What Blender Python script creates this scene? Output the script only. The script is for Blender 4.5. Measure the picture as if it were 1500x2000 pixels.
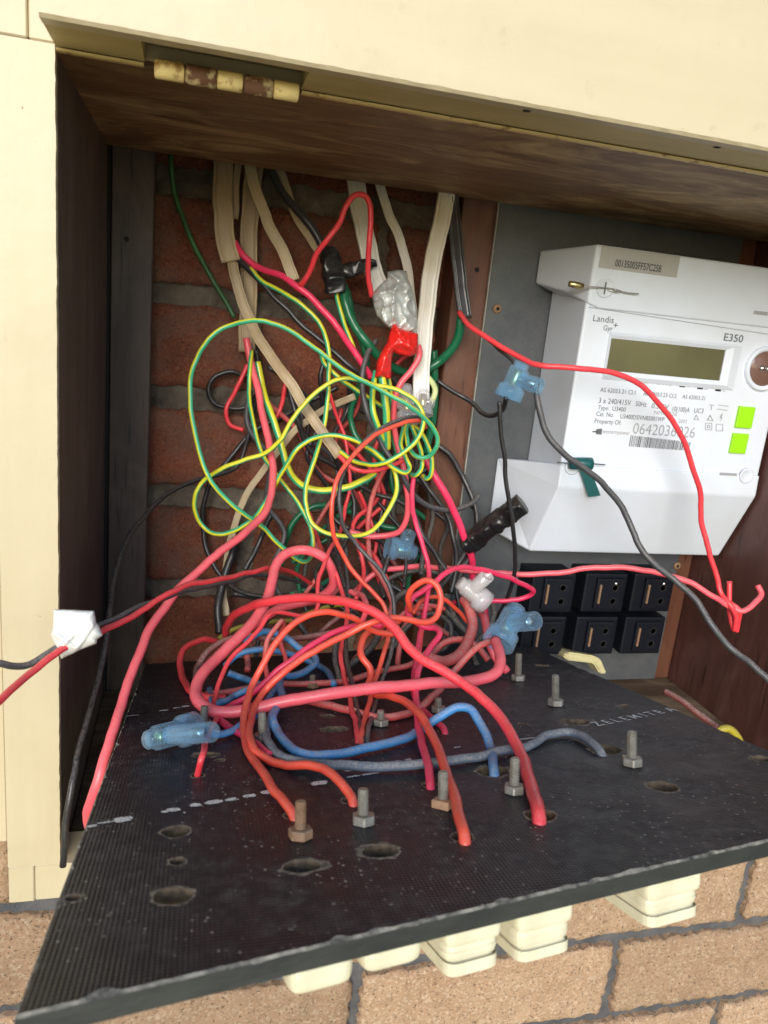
import bpy, bmesh, math, random
from mathutils import Vector, Matrix, noise, geometry
random.seed(7)
scene = bpy.context.scene
for o in list(bpy.data.objects):
    bpy.data.objects.remove(o)
col = scene.collection

# ------------------------------------------------------------------ camera
F = 1480.0; CX = 750.0; CY = 1000.0            # focal length and centre measured from the vanishing points
CAM = Vector((0.0, 0.0, 1.5))
vx = Vector((5710, 210, F)).normalized()
vz = -Vector((-600, 5900, F)); vz = (vz - vx*vx.dot(vz)).normalized()
vy = vz.cross(vx)
def c2w(c):                                     # camera axes (right, down, forward) to world
    return Vector((vx.dot(c), vy.dot(c), vz.dot(c)))
cam = bpy.data.cameras.new('camera'); cam_ob = bpy.data.objects.new('camera', cam); col.objects.link(cam_ob)
right = c2w(Vector((1, 0, 0))); down = c2w(Vector((0, 1, 0))); fwd = c2w(Vector((0, 0, 1)))
cam_ob.matrix_world = Matrix(((right.x, -down.x, -fwd.x, CAM.x), (right.y, -down.y, -fwd.y, CAM.y), (right.z, -down.z, -fwd.z, CAM.z), (0, 0, 0, 1)))
cam.sensor_fit = 'VERTICAL'; cam.sensor_height = 24.0; cam.lens = 24.0*F/2000.0
cam.clip_start = 0.02; cam.clip_end = 2000
cam.dof.use_dof = True; cam.dof.focus_distance = 0.54; cam.dof.aperture_fstop = 10.0
scene.camera = cam_ob

# ------------------------------------------------------------------ sky, sun, exposure
w = bpy.data.worlds.new('World'); scene.world = w; w.use_nodes = True
nt = w.node_tree; bg = nt.nodes['Background']
sky = nt.nodes.new('ShaderNodeTexSky'); sky.sky_type = 'NISHITA'; sky.sun_disc = False
SUN_EL, SUN_AZ = math.radians(19), math.radians(198)      # azimuth clockwise from +Y
sky.sun_elevation = SUN_EL; sky.sun_rotation = SUN_AZ
sky.dust_density = 0.4; sky.air_density = 1.0
nt.links.new(sky.outputs[0], bg.inputs[0]); bg.inputs[1].default_value = 0.13
sl = bpy.data.lights.new('sun', 'SUN'); sl.energy = 1.9; sl.angle = math.radians(30); sl.color = (1.0, 0.97, 0.92)
so = bpy.data.objects.new('sun', sl); col.objects.link(so)
sd = Vector((math.sin(SUN_AZ)*math.cos(SUN_EL), math.cos(SUN_AZ)*math.cos(SUN_EL), math.sin(SUN_EL)))
so.rotation_euler = sd.to_track_quat('Z', 'Y').to_euler(); so.location = (-2, -4, 5)
vs = scene.view_settings
vs.view_transform = 'Standard'; vs.look = 'None'; vs.gamma = 1.0; vs.use_curve_mapping = False; vs.exposure = 0.82

# ------------------------------------------------------------------ helpers
def ray(u, v): return c2w(Vector((u-CX, v-CY, F)))
def pt(u, v, Y):                                 # the point on the plane Y metres in front of the lens that shows at (u, v)
    d = ray(u, v); return d*(Y/d.y) + CAM
def depth(p): return fwd.dot(Vector(p)-CAM)
def Q(x, y, z): return Vector((x, y, z)) + CAM   # camera-relative metres
def proj(p):
    c = Vector(p)-CAM; z = fwd.dot(c); return (CX+F*right.dot(c)/z, CY+F*down.dot(c)/z)

def tag(o, label=None, cat=None, group=None, kind=None):
    if label: o['label'] = label
    if cat: o['category'] = cat
    if group: o['group'] = group
    if kind: o['kind'] = kind
    return o
def empty(name, loc, label=None, cat=None, group=None, kind=None, parent=None):
    o = bpy.data.objects.new(name, None); col.objects.link(o); o.empty_display_size = 0.02
    o.location = loc
    if parent: o.parent = parent; o.location = Vector(loc) - wl(parent)
    return tag(o, label, cat, group, kind)
def wl(o):
    v = Vector(o.location)
    while o.parent: o = o.parent; v = v + Vector(o.location)
    return v
def mk(name, verts, faces, mats, parent=None, origin=None, local=False, midx=None, smooth=False):
    if not isinstance(mats, (list, tuple)): mats = [mats]
    off = Vector((0, 0, 0))
    if origin is not None: off = Vector(origin)
    elif parent is not None and not local: off = wl(parent)
    me = bpy.data.meshes.new(name)
    me.from_pydata([tuple(Vector(v)-off) for v in verts], [], faces)
    for m in mats: me.materials.append(m)
    if midx: me.polygons.foreach_set('material_index', midx)
    if smooth: me.polygons.foreach_set('use_smooth', [True]*len(me.polygons))
    me.update()
    o = bpy.data.objects.new(name, me); col.objects.link(o)
    if origin is not None: o.location = off - (wl(parent) if parent and not local else Vector((0, 0, 0)))
    if parent is not None: o.parent = parent
    return o
def bm_mk(name, bm, mats, **k):
    bm.verts.index_update()
    v = [x.co.copy() for x in bm.verts]; f = [[y.index for y in x.verts] for x in bm.faces]
    mi = [x.material_index for x in bm.faces]; bm.free()
    return mk(name, v, f, mats, midx=mi, **k)
def boxbm(x0, x1, y0, y1, z0, z1, bev=0.0, seg=2, bm=None, mi=0):
    own = bm is None
    if own: bm = bmesh.new()
    vs_ = [bm.verts.new((x, y, z)) for x in (x0, x1) for y in (y0, y1) for z in (z0, z1)]
    fs = [bm.faces.new([vs_[i] for i in q]) for q in ((0, 1, 3, 2), (4, 6, 7, 5), (0, 4, 5, 1), (2, 3, 7, 6), (0, 2, 6, 4), (1, 5, 7, 3))]
    for f in fs: f.material_index = mi
    if bev > 0:
        es = list({e for f in fs for e in f.edges})
        bmesh.ops.bevel(bm, geom=es, offset=bev, segments=seg, profile=0.6, affect='EDGES')
    return bm
def box(name, x0, x1, y0, y1, z0, z1, m, parent=None, bev=0.0, seg=2, rel=True, **k):
    bm = boxbm(x0, x1, y0, y1, z0, z1, bev, seg)
    if rel: bmesh.ops.translate(bm, verts=bm.verts, vec=CAM)
    return bm_mk(name, bm, m, parent=parent, **k)
def prism(poly, y0, y1):                          # polygon in (x, z) camera-relative, from y0 to y1
    n = len(poly)
    v = [Q(x, y0, z) for x, z in poly] + [Q(x, y1, z) for x, z in poly]
    f = [list(range(n)), list(range(2*n-1, n-1, -1))] + [[(i+1) % n, i, n+i, n+(i+1) % n] for i in range(n)]
    return v, f

# ------------------------------------------------------------------ materials
def newmat(name):
    m = bpy.data.materials.new(name); m.use_nodes = True
    n = m.node_tree; b = n.nodes['Principled BSDF']; return m, n, b
def nd(n, t, **k):
    x = n.nodes.new(t)
    for a, v in k.items(): setattr(x, a, v)
    return x
def mixc(n, fac, a, b, blend='MIX'):
    x = nd(n, 'ShaderNodeMix', data_type='RGBA', blend_type=blend)
    for s, i in ((fac, 0), (a, 6), (b, 7)):
        if hasattr(s, 'links'): n.links.new(s, x.inputs[i])
        elif isinstance(s, (int, float)): x.inputs[i].default_value = s
        else: x.inputs[i].default_value = (*s, 1)
    return x.outputs[2]
def coords(n, scale=(1, 1, 1), out='Object'):
    t = nd(n, 'ShaderNodeTexCoord'); mp = nd(n, 'ShaderNodeMapping'); mp.inputs['Scale'].default_value = scale
    n.links.new(t.outputs[out], mp.inputs[0]); return mp.outputs[0]
def noi(n, vec, scale, detail=4, rough=0.55, lo=None, hi=None, dist=0):
    x = nd(n, 'ShaderNodeTexNoise'); x.inputs['Scale'].default_value = scale; x.inputs['Detail'].default_value = detail
    x.inputs['Roughness'].default_value = rough; x.inputs['Distortion'].default_value = dist
    n.links.new(vec, x.inputs['Vector'])
    if lo is None: return x.outputs[0]
    r = nd(n, 'ShaderNodeMapRange'); r.inputs[1].default_value = lo; r.inputs[2].default_value = hi
    n.links.new(x.outputs[0], r.inputs[0]); return r.outputs[0]
def mth(n, op, a, b=0.0):
    x = nd(n, 'ShaderNodeMath', operation=op, use_clamp=(op == 'MULTIPLY'))
    for s, i in ((a, 0), (b, 1)):
        if hasattr(s, 'links'): n.links.new(s, x.inputs[i])
        else: x.inputs[i].default_value = s
    return x.outputs[0]
def bump(n, b, h, strength=0.3, dist=0.001, prev=None):
    x = nd(n, 'ShaderNodeBump'); x.inputs['Strength'].default_value = strength; x.inputs['Distance'].default_value = dist
    n.links.new(h, x.inputs['Height'])
    if prev is not None: n.links.new(prev, x.inputs['Normal'])
    n.links.new(x.outputs[0], b.inputs['Normal']); return x.outputs[0]
def upface(n):
    g = nd(n, 'ShaderNodeNewGeometry'); s = nd(n, 'ShaderNodeSeparateXYZ'); n.links.new(g.outputs['Normal'], s.inputs[0])
    r = nd(n, 'ShaderNodeMapRange'); r.inputs[1].default_value = -0.1; r.inputs[2].default_value = 0.9
    n.links.new(s.outputs[2], r.inputs[0]); return r.outputs[0]
def pmat(name, c1, c2=None, sc=60, rough=0.5, stretch=(1, 1, 1), bs=0.0, bsc=400, bd=0.0005, lo=0.35, hi=0.65, metal=0.0,
         dust=0.0, dustc=(0.30, 0.25, 0.20), dsc=120, spec=0.5, speck=0.0, speckc=(0.6, 0.55, 0.45), detail=5):
    m, n, b = newmat(name); v = coords(n, stretch)
    c = None
    if c2 is not None: c = mixc(n, noi(n, v, sc, detail, 0.6, lo, hi), c1, c2)
    if dust > 0:
        v2 = coords(n)
        f = mth(n, 'MULTIPLY', noi(n, v2, dsc, 6, 0.7, 0.38, 0.62), mth(n, 'MULTIPLY', upface(n), dust))
        c = mixc(n, f, c if c is not None else c1, dustc)
    if speck > 0:
        vo = nd(n, 'ShaderNodeTexVoronoi'); vo.inputs['Scale'].default_value = 330; n.links.new(coords(n), vo.inputs[0])
        r = nd(n, 'ShaderNodeMapRange'); r.inputs[1].default_value = speck; r.inputs[2].default_value = speck*0.6; n.links.new(vo.outputs[0], r.inputs[0])
        c = mixc(n, mth(n, 'MULTIPLY', r.outputs[0], noi(n, coords(n), 40, 3, 0.6, 0.45, 0.6)), c if c is not None else c1, speckc)
    if c is None: b.inputs['Base Color'].default_value = (*c1, 1)
    else: n.links.new(c, b.inputs['Base Color'])
    b.inputs['Roughness'].default_value = rough; b.inputs['Metallic'].default_value = metal
    b.inputs['Specular IOR Level'].default_value = spec
    if bs > 0: bump(n, b, noi(n, v, bsc, 6, 0.65), bs, bd)
    return m

MT = {}
def paintmat(name, stretch):
    m, n, b = newmat(name); v = coords(n, stretch); v0 = coords(n)
    c = mixc(n, noi(n, v, 30, 5, 0.6, 0.3, 0.7), (0.57, 0.485, 0.325), (0.52, 0.435, 0.28))
    c = mixc(n, noi(n, v0, 7, 6, 0.65, 0.50, 0.80), c, (0.48, 0.395, 0.25))
    c = mixc(n, mth(n, 'MULTIPLY', noi(n, v0, 55, 7, 0.75, 0.60, 0.72), 0.5), c, (0.40, 0.33, 0.22))
    c = mixc(n, noi(n, v0, 150, 3, 0.5, 0.755, 0.775), c, (0.24, 0.18, 0.11))
    n.links.new(c, b.inputs['Base Color']); b.inputs['Roughness'].default_value = 0.45
    p = bump(n, b, noi(n, v, 150, 6, 0.65), 0.3, 0.0005); bump(n, b, noi(n, v0, 30, 4, 0.6), 0.35, 0.002, p); return m
MT['cream'] = paintmat('cream_paint_upright', (1, 1, 0.10)); MT['creamh'] = paintmat('cream_paint_level', (0.14, 1, 1))
MT['darkened'] = pmat('shade_toned_cream_paint', (0.60, 0.49, 0.22), (0.42, 0.33, 0.13), sc=26, rough=0.55, bs=0.5, bsc=300, bd=0.0006, stretch=(0.25, 1, 1), lo=0.38, hi=0.72)  # cream paint with the olive shade of the door's underside put into its colour
MT['rawrecess'] = pmat('bare_weathered_wood', (0.48, 0.39, 0.20), (0.27, 0.20, 0.10), sc=120, rough=0.8, bs=0.8, bsc=500, bd=0.001, stretch=(0.3, 1, 1))
def wood(name, dark, mid, pale, pf, stretch, rough=0.55):
    m, n, b = newmat(name); v = coords(n, stretch)
    c = mixc(n, noi(n, v, 60, 8, 0.7, 0.3, 0.7, 0.6), dark, mid)
    v2 = coords(n, tuple(0.35+0.65*s for s in stretch))
    c = mixc(n, mth(n, 'MULTIPLY', noi(n, v2, 16, 7, 0.7, 0.46, 0.70, 1.2), pf), c, pale)
    c = mixc(n, noi(n, v, 220, 3, 0.5, 0.62, 0.72), c, tuple(0.45*x for x in dark))
    n.links.new(c, b.inputs['Base Color']); b.inputs['Roughness'].default_value = rough
    bump(n, b, noi(n, v, 160, 7, 0.7), 0.5, 0.0008); return m
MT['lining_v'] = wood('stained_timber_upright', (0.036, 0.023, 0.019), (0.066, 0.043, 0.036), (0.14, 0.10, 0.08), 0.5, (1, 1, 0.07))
MT['lining_l'] = wood('stained_timber_left_lifted', (0.055, 0.036, 0.030), (0.095, 0.063, 0.053), (0.18, 0.13, 0.105), 0.5, (1, 1, 0.07))  # lighter copy of the upright timber, lifting the left wall's shade by colour
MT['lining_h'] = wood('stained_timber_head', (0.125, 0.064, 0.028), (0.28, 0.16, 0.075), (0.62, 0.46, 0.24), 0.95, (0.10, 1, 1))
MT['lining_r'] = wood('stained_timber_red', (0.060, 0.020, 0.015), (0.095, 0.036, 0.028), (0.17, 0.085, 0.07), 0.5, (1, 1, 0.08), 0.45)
MT['post'] = wood('stained_timber_post', (0.075, 0.024, 0.012), (0.13, 0.045, 0.022), (0.2, 0.1, 0.06), 0.4, (1, 1, 0.08), 0.5)
MT['floorwood'] = wood('dusty_timber_floor', (0.06, 0.035, 0.02), (0.13, 0.08, 0.045), (0.33, 0.25, 0.16), 0.8, (0.15, 1, 1), 0.8)
def brickmat(name, a, bcol, spot, smear=None, smf=0.0, bsc=260, bd=0.0015):
    m, n, b = newmat(name); v = coords(n); oi = nd(n, 'ShaderNodeObjectInfo')
    va = nd(n, 'ShaderNodeVectorMath', operation='ADD'); n.links.new(v, va.inputs[0])
    sc = nd(n, 'ShaderNodeMath', operation='MULTIPLY'); sc.inputs[1].default_value = 3.0; n.links.new(oi.outputs['Random'], sc.inputs[0])
    n.links.new(sc.outputs[0], va.inputs[1]); v = va.outputs[0]
    c = mixc(n, noi(n, v, 22, 6, 0.65, 0.3, 0.7), a, bcol)
    c = mixc(n, noi(n, v, 330, 5, 0.75, 0.50, 0.66), c, spot)
    c = mixc(n, noi(n, v, 420, 4, 0.7, 0.56, 0.66), c, tuple(0.3*x for x in bcol))
    if smear: c = mixc(n, mth(n, 'MULTIPLY', noi(n, v, 16, 7, 0.7, 0.47, 0.58, 0.5), smf), c, smear)
    hv = nd(n, 'ShaderNodeHueSaturation'); n.links.new(c, hv.inputs['Color'])
    r = nd(n, 'ShaderNodeMapRange'); r.inputs[3].default_value = 0.8; r.inputs[4].default_value = 1.15; n.links.new(oi.outputs['Random'], r.inputs[0]); n.links.new(r.outputs[0], hv.inputs['Value'])
    n.links.new(hv.outputs[0], b.inputs['Base Color']); b.inputs['Roughness'].default_value = 0.9
    bump(n, b, noi(n, v, bsc*1.4, 7, 0.8), 1.0, bd*2.2); return m
MT['facebrick'] = brickmat('tan_face_brick', (0.62, 0.40, 0.245), (0.50, 0.295, 0.17), (0.78, 0.60, 0.42))
MT['facebrick2'] = brickmat('golden_face_brick', (0.60, 0.365, 0.18), (0.48, 0.27, 0.12), (0.72, 0.51, 0.28))
MT['facemortar'] = pmat('grey_mortar', (0.13, 0.125, 0.125), (0.075, 0.075, 0.08), sc=50, rough=0.95, bs=1.0, bsc=500, bd=0.002)
MT['redbrick'] = brickmat('red_clay_brick', (0.31, 0.090, 0.042), (0.17, 0.048, 0.028), (0.38, 0.14, 0.07), (0.20, 0.16, 0.125), 0.35, 200, 0.002)
MT['oldmortar'] = pmat('rough_lime_mortar', (0.19, 0.155, 0.115), (0.085, 0.068, 0.053), sc=30, rough=0.95, bs=1.0, bsc=160, bd=0.004)
MT['ground'] = pmat('sandy_paving', (0.46, 0.40, 0.20), (0.38, 0.33, 0.16), sc=3, rough=0.9, bs=0.4, bsc=80, bd=0.003)
MT['plate'] = pmat('grey_painted_steel', (0.060, 0.066, 0.074), (0.075, 0.08, 0.086), sc=30, rough=0.42, bs=0.05, bsc=300, dust=0.5, speck=0.07)
MT['whiteplastic'] = pmat('white_plastic', (0.64, 0.69, 0.77), (0.60, 0.635, 0.68), sc=14, rough=0.38, bs=0.06, bsc=900, bd=0.0002)
MT['greylabel'] = pmat('grey_sticker', (0.40, 0.39, 0.36), (0.37, 0.36, 0.34), sc=30, rough=0.5)
MT['ink'] = pmat('grey_ink', (0.10, 0.105, 0.11), rough=0.6)
MT['inkdark'] = pmat('black_ink', (0.02, 0.02, 0.02), rough=0.6)
MT['inkpale'] = pmat('pale_ink', (0.30, 0.31, 0.32), rough=0.6)
MT['lcd'] = pmat('lcd_glass', (0.115, 0.108, 0.050), (0.10, 0.094, 0.046), sc=20, rough=0.12)
MT['limebutton'] = pmat('lime_green_button', (0.30, 0.68, 0.01), rough=0.35)
MT['chrome'] = pmat('bright_metal', (0.65, 0.62, 0.58), rough=0.25, metal=1.0)
MT['brownglass'] = pmat('optical_port_glass', (0.16, 0.09, 0.07), rough=0.12)
MT['greenseal'] = pmat('dark_green_plastic', (0.008, 0.085, 0.085), rough=0.35)
MT['brass'] = pmat('brass', (0.60, 0.50, 0.22), (0.5, 0.42, 0.2), rough=0.3, metal=0.9)
MT['blackplastic'] = pmat('black_bakelite', (0.004, 0.005, 0.010), (0.006, 0.007, 0.012), rough=0.45, spec=0.25)
MT['deepblack'] = pmat('hole_shade_black', (0.003, 0.003, 0.003), rough=0.8)  # flat black: the shade inside holes and gaps put into the colour
MT['zinc'] = pmat('zinc_bolt', (0.42, 0.40, 0.35), (0.30, 0.27, 0.22), sc=200, rough=0.5, metal=0.6, dust=0.5, dustc=(0.35, 0.31, 0.25))
MT['rustbolt'] = pmat('rusty_bolt', (0.32, 0.19, 0.11), (0.22, 0.12, 0.06), sc=200, rough=0.75, metal=0.2, dust=0.4)
MT['coppernut'] = pmat('brown_nut', (0.45, 0.26, 0.14), (0.33, 0.18, 0.10), sc=160, rough=0.6, dust=0.3)
MT['porcelain'] = pmat('cream_porcelain', (0.74, 0.70, 0.52), (0.64, 0.59, 0.42), sc=50, rough=0.3, speck=0.1, speckc=(0.25, 0.2, 0.14))
MT['rust'] = pmat('rusty_painted_steel', (0.62, 0.50, 0.26), (0.16, 0.075, 0.04), sc=130, rough=0.75, bs=0.6, bsc=400, lo=0.4, hi=0.52)
MT['hingepaint'] = pmat('chipped_cream_paint', (0.86, 0.68, 0.30), (0.45, 0.25, 0.08), sc=110, rough=0.5, bs=0.5, bsc=350, lo=0.55, hi=0.66)
MT['boardside'] = pmat('board_cut_edge', (0.030, 0.032, 0.026), (0.016, 0.017, 0.015), sc=100, rough=0.6, bs=0.6, bsc=300, bd=0.001, stretch=(0.3, 1, 1))
MT['boardchip'] = pmat('chipped_board_edge', (0.30, 0.28, 0.24), (0.035, 0.036, 0.033), sc=150, rough=0.8, bs=0.8, bsc=500, bd=0.001)
MT['holewall'] = pmat('bare_drilled_laminate', (0.17, 0.12, 0.075), (0.06, 0.045, 0.032), sc=220, rough=0.9, bs=1.0, bsc=600, bd=0.001)
MT['holerim'] = pmat('chipped_hole_rim', (0.30, 0.25, 0.19), (0.07, 0.058, 0.046), sc=260, rough=0.95, bs=1.0, bsc=700, bd=0.001)
def whitepaint():
    m, n, b = newmat('worn_white_print'); v = coords(n)
    c = mixc(n, noi(n, v, 900, 4, 0.7, 0.34, 0.50), (0.03, 0.03, 0.03), (0.72, 0.71, 0.68))
    n.links.new(c, b.inputs['Base Color']); b.inputs['Roughness'].default_value = 0.8; return m
MT['wornprint'] = whitepaint()
def boardmat():
    m, n, b = newmat('black_woven_laminate'); v = coords(n)
    s = nd(n, 'ShaderNodeSeparateXYZ'); n.links.new(v, s.inputs[0])
    P = 2*math.pi/0.0017
    a = mth(n, 'SINE', mth(n, 'MULTIPLY_ADD', s.outputs[0], P)); c = mth(n, 'SINE', mth(n, 'MULTIPLY_ADD', s.outputs[1], P*0.9))
    h = nd(n, 'ShaderNodeMath', operation='ADD'); n.links.new(a, h.inputs[0]); n.links.new(c, h.inputs[1])
    big = noi(n, v, 14, 6, 0.65, 0.36, 0.72); fine = noi(n, v, 120, 6, 0.75, 0.45, 0.75)
    cc = mixc(n, mth(n, 'MULTIPLY', big, fine), (0.0115, 0.0130, 0.0175), (0.14, 0.135, 0.13))
    vo = nd(n, 'ShaderNodeTexVoronoi'); vo.inputs['Scale'].default_value = 260; n.links.new(v, vo.inputs[0])
    r = nd(n, 'ShaderNodeMapRange'); r.inputs[1].default_value = 0.20; r.inputs[2].default_value = 0.09; n.links.new(vo.outputs[0], r.inputs[0])
    cc = mixc(n, mth(n, 'MULTIPLY', r.outputs[0], noi(n, v, 22, 5, 0.65, 0.42, 0.60)), cc, (0.40, 0.36, 0.31))
    n.links.new(cc, b.inputs['Base Color'])
    rr = nd(n, 'ShaderNodeMapRange'); rr.inputs[3].default_value = 0.36; rr.inputs[4].default_value = 0.62; n.links.new(big, rr.inputs[0]); n.links.new(rr.outputs[0], b.inputs['Roughness'])
    hw_ = nd(n, 'ShaderNodeMath', operation='MULTIPLY'); n.links.new(h.outputs[0], hw_.inputs[0]); n.links.new(noi(n, v, 45, 6, 0.7, 0.25, 0.72), hw_.inputs[1])
    p = bump(n, b, hw_.outputs[0], 0.6, 0.00020); bump(n, b, noi(n, v, 500, 5, 0.7), 0.25, 0.0005, p)
    return m
MT['board'] = boardmat()
def wiremat(name, c, dust=0.25, rough=0.36, dustc=(0.42, 0.34, 0.29), var=0.84):
    return pmat(name, c, tuple(x*var for x in c), sc=24, rough=rough, bs=0.25, bsc=260, bd=0.0005, dust=dust, dustc=dustc, dsc=620)
WM = {
 'red': wiremat('red_insulation', (0.86, 0.050, 0.065)), 'pinkred': wiremat('faded_pink_red_insulation', (0.90, 0.115, 0.145), 0.3),
 'orangered': wiremat('orange_red_insulation', (0.86, 0.085, 0.045), 0.25), 'magenta': wiremat('crimson_insulation', (0.86, 0.035, 0.115), 0.2),
 'dustred': wiremat('dusty_red_insulation', (0.64, 0.080, 0.075), 0.7, 0.6), 'brownred': wiremat('grimy_red_insulation', (0.24, 0.050, 0.045), 0.8, 0.7),
 'black': wiremat('black_insulation', (0.016, 0.016, 0.018), 0.25), 'grey': wiremat('grey_black_insulation', (0.055, 0.057, 0.062), 0.4, 0.45),
 'dustblack': wiremat('dusty_black_insulation', (0.03, 0.029, 0.028), 0.9, 0.7, (0.22, 0.19, 0.16)),
 'blue': wiremat('blue_insulation', (0.055, 0.26, 0.58), 0.9, 0.55, (0.30, 0.31, 0.32)), 'dustblue': wiremat('dust_covered_blue_insulation', (0.11, 0.145, 0.20), 2.2, 0.8, (0.26, 0.245, 0.225)),
 'darkgreen': wiremat('dark_green_insulation', (0.006, 0.13, 0.055), 0.1, 0.3), 'yellow': wiremat('yellow_stripe', (0.66, 0.63, 0.030), 0.1, 0.32, var=0.9),
 'green': wiremat('green_stripe', (0.045, 0.40, 0.20), 0.1, 0.32, var=0.85), 'oldgreen': wiremat('old_mottled_green', (0.035, 0.14, 0.035), 0.1, 0.5, var=0.4),
 'oldyellow': wiremat('grimy_yellow', (0.40, 0.32, 0.02), 0.3, 0.5), 'cream': wiremat('cream_sheath', (0.50, 0.39, 0.24), 0.1, 0.5),
 'white': pmat('yellowed_white_sheath', (0.78, 0.76, 0.72), (0.50, 0.40, 0.22), sc=14, rough=0.4, stretch=(1, 1, 0.35), bs=0.15, bsc=300, lo=0.42, hi=0.72),
 'tan': pmat('aged_tan_sheath', (0.44, 0.33, 0.19), (0.30, 0.21, 0.12), sc=20, rough=0.5, stretch=(2, 2, 0.4), bs=0.15, bsc=300),
 'blacksheath': wiremat('black_sheath', (0.03, 0.03, 0.033), 0.2, 0.3), 'palegreen': wiremat('pale_yellow_green', (0.60, 0.66, 0.30), 0.1, 0.4),
}
def clear(name, c, rough=0.06, tr=0.95, ior=1.38):
    m, n, b = newmat(name)
    b.inputs['Base Color'].default_value = (*c, 1); b.inputs['Roughness'].default_value = rough
    b.inputs['Transmission Weight'].default_value = tr; b.inputs['IOR'].default_value = ior; return m
def translucent(name, c, tr, tint):
    m, n, b = newmat(name)
    b.inputs['Base Color'].default_value = (*c, 1); b.inputs['Roughness'].default_value = 0.06; b.inputs['Specular IOR Level'].default_value = 1.0
    t = nd(n, 'ShaderNodeBsdfTransparent'); t.inputs[0].default_value = (*tint, 1); mx = nd(n, 'ShaderNodeMixShader')
    fr = nd(n, 'ShaderNodeLayerWeight'); fr.inputs[0].default_value = 0.22
    r = nd(n, 'ShaderNodeMapRange'); r.inputs[3].default_value = tr; r.inputs[4].default_value = tr*0.45; n.links.new(fr.outputs['Facing'], r.inputs[0])
    n.links.new(r.outputs[0], mx.inputs[0]); n.links.new(b.outputs[0], mx.inputs[1]); n.links.new(t.outputs[0], mx.inputs[2])
    n.links.new(mx.outputs[0], n.nodes['Material Output'].inputs[0]); return m
MT['blueclear'] = translucent('clear_blue_plastic', (0.55, 0.75, 0.92), 0.93, (0.72, 0.90, 1.0)); MT['whiteclear'] = translucent('frosted_clear_plastic', (0.74, 0.70, 0.68), 0.5, (0.97, 0.95, 0.95))
MT['glassclear'] = translucent('clear_plastic', (0.78, 0.78, 0.80), 0.90, (0.98, 0.98, 1.0))
MT['whitetape'] = pmat('white_tape', (0.78, 0.78, 0.76), (0.70, 0.69, 0.64), sc=30, rough=0.35)
MT['ducttape'] = pmat('silver_tape', (0.62, 0.64, 0.62), (0.50, 0.52, 0.50), sc=40, rough=0.33, metal=0.3)
MT['redtape'] = pmat('red_tape', (0.80, 0.022, 0.018), (0.72, 0.02, 0.016), sc=30, rough=0.28)
MT['blacktape'] = pmat('black_tape', (0.010, 0.010, 0.011), rough=0.28, dust=0.2)
# ------------------------------------------------------------------ setting: ground, facing brick wall
YF = 0.460          # front of the box frame
YW = 0.485          # face of the outer brick wall
YB = 0.709          # back of the timber lining
XL, XR, ZT, ZB = -0.0735, 0.557, 0.117, -0.374
gv = [(-400, -400, 0), (400, -400, 0), (400, 400, 0), (-400, 400, 0)]
tag(mk('ground', gv, [[0, 1, 2, 3]], MT['ground']), kind='structure')

def rough_brick(L, H, D, nx, nz, amp, seed, chip=0.0035):
    """a brick, its face at y=0 (towards -y), centre of the face at the origin"""
    v, f = [], []; rs = random.Random(seed)
    for j in range(nz+1):
        for i in range(nx+1):
            x = -L/2+L*i/nx; z = -H/2+H*j/nz
            e = min(i, nx-i, (nz-j), j)
            p = Vector((x*60+seed*7, z*60, seed*3.1))
            y = -amp*noise.fractal(p, 1.0, 2.0, 4) + (0.0025 if e == 0 else 0.0)
            if i in (0, nx): x += rs.uniform(-chip, chip)*0.7
            if j in (0, nz): z += rs.uniform(-chip, chip)*0.5
            v.append((x, y, z))
    W = nx+1
    for j in range(nz):
        for i in range(nx): f.append([j*W+i, j*W+i+1, (j+1)*W+i+1, (j+1)*W+i])
    ring = [i for i in range(W)] + [j*W+nx for j in range(1, nz+1)] + [nz*W+i for i in range(nx-1, -1, -1)] + [j*W for j in range(nz-1, 0, -1)]
    b0 = len(v)
    for r in ring: v.append((v[r][0], D, v[r][2]))
    n = len(ring)
    for k in range(n): f.append([ring[(k+1) % n], ring[k], b0+k, b0+(k+1) % n])
    f.append([b0+k for k in range(n)])
    return v, f
def brick_mesh(name, L, H, D, nx, nz, amp, seed, m):
    v, f = rough_brick(L, H, D, nx, nz, amp, seed)
    me = bpy.data.meshes.new(name); me.from_pydata(v, [], f); me.materials.append(m)
    me.polygons.foreach_set('use_smooth', [i < nx*nz for i in range(len(f))]); me.update(); return me
def put(me, name, loc, parent):
    o = bpy.data.objects.new(name, me); col.objects.link(o); o.parent = parent; o.location = Vector(loc)-wl(parent); return o

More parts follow.
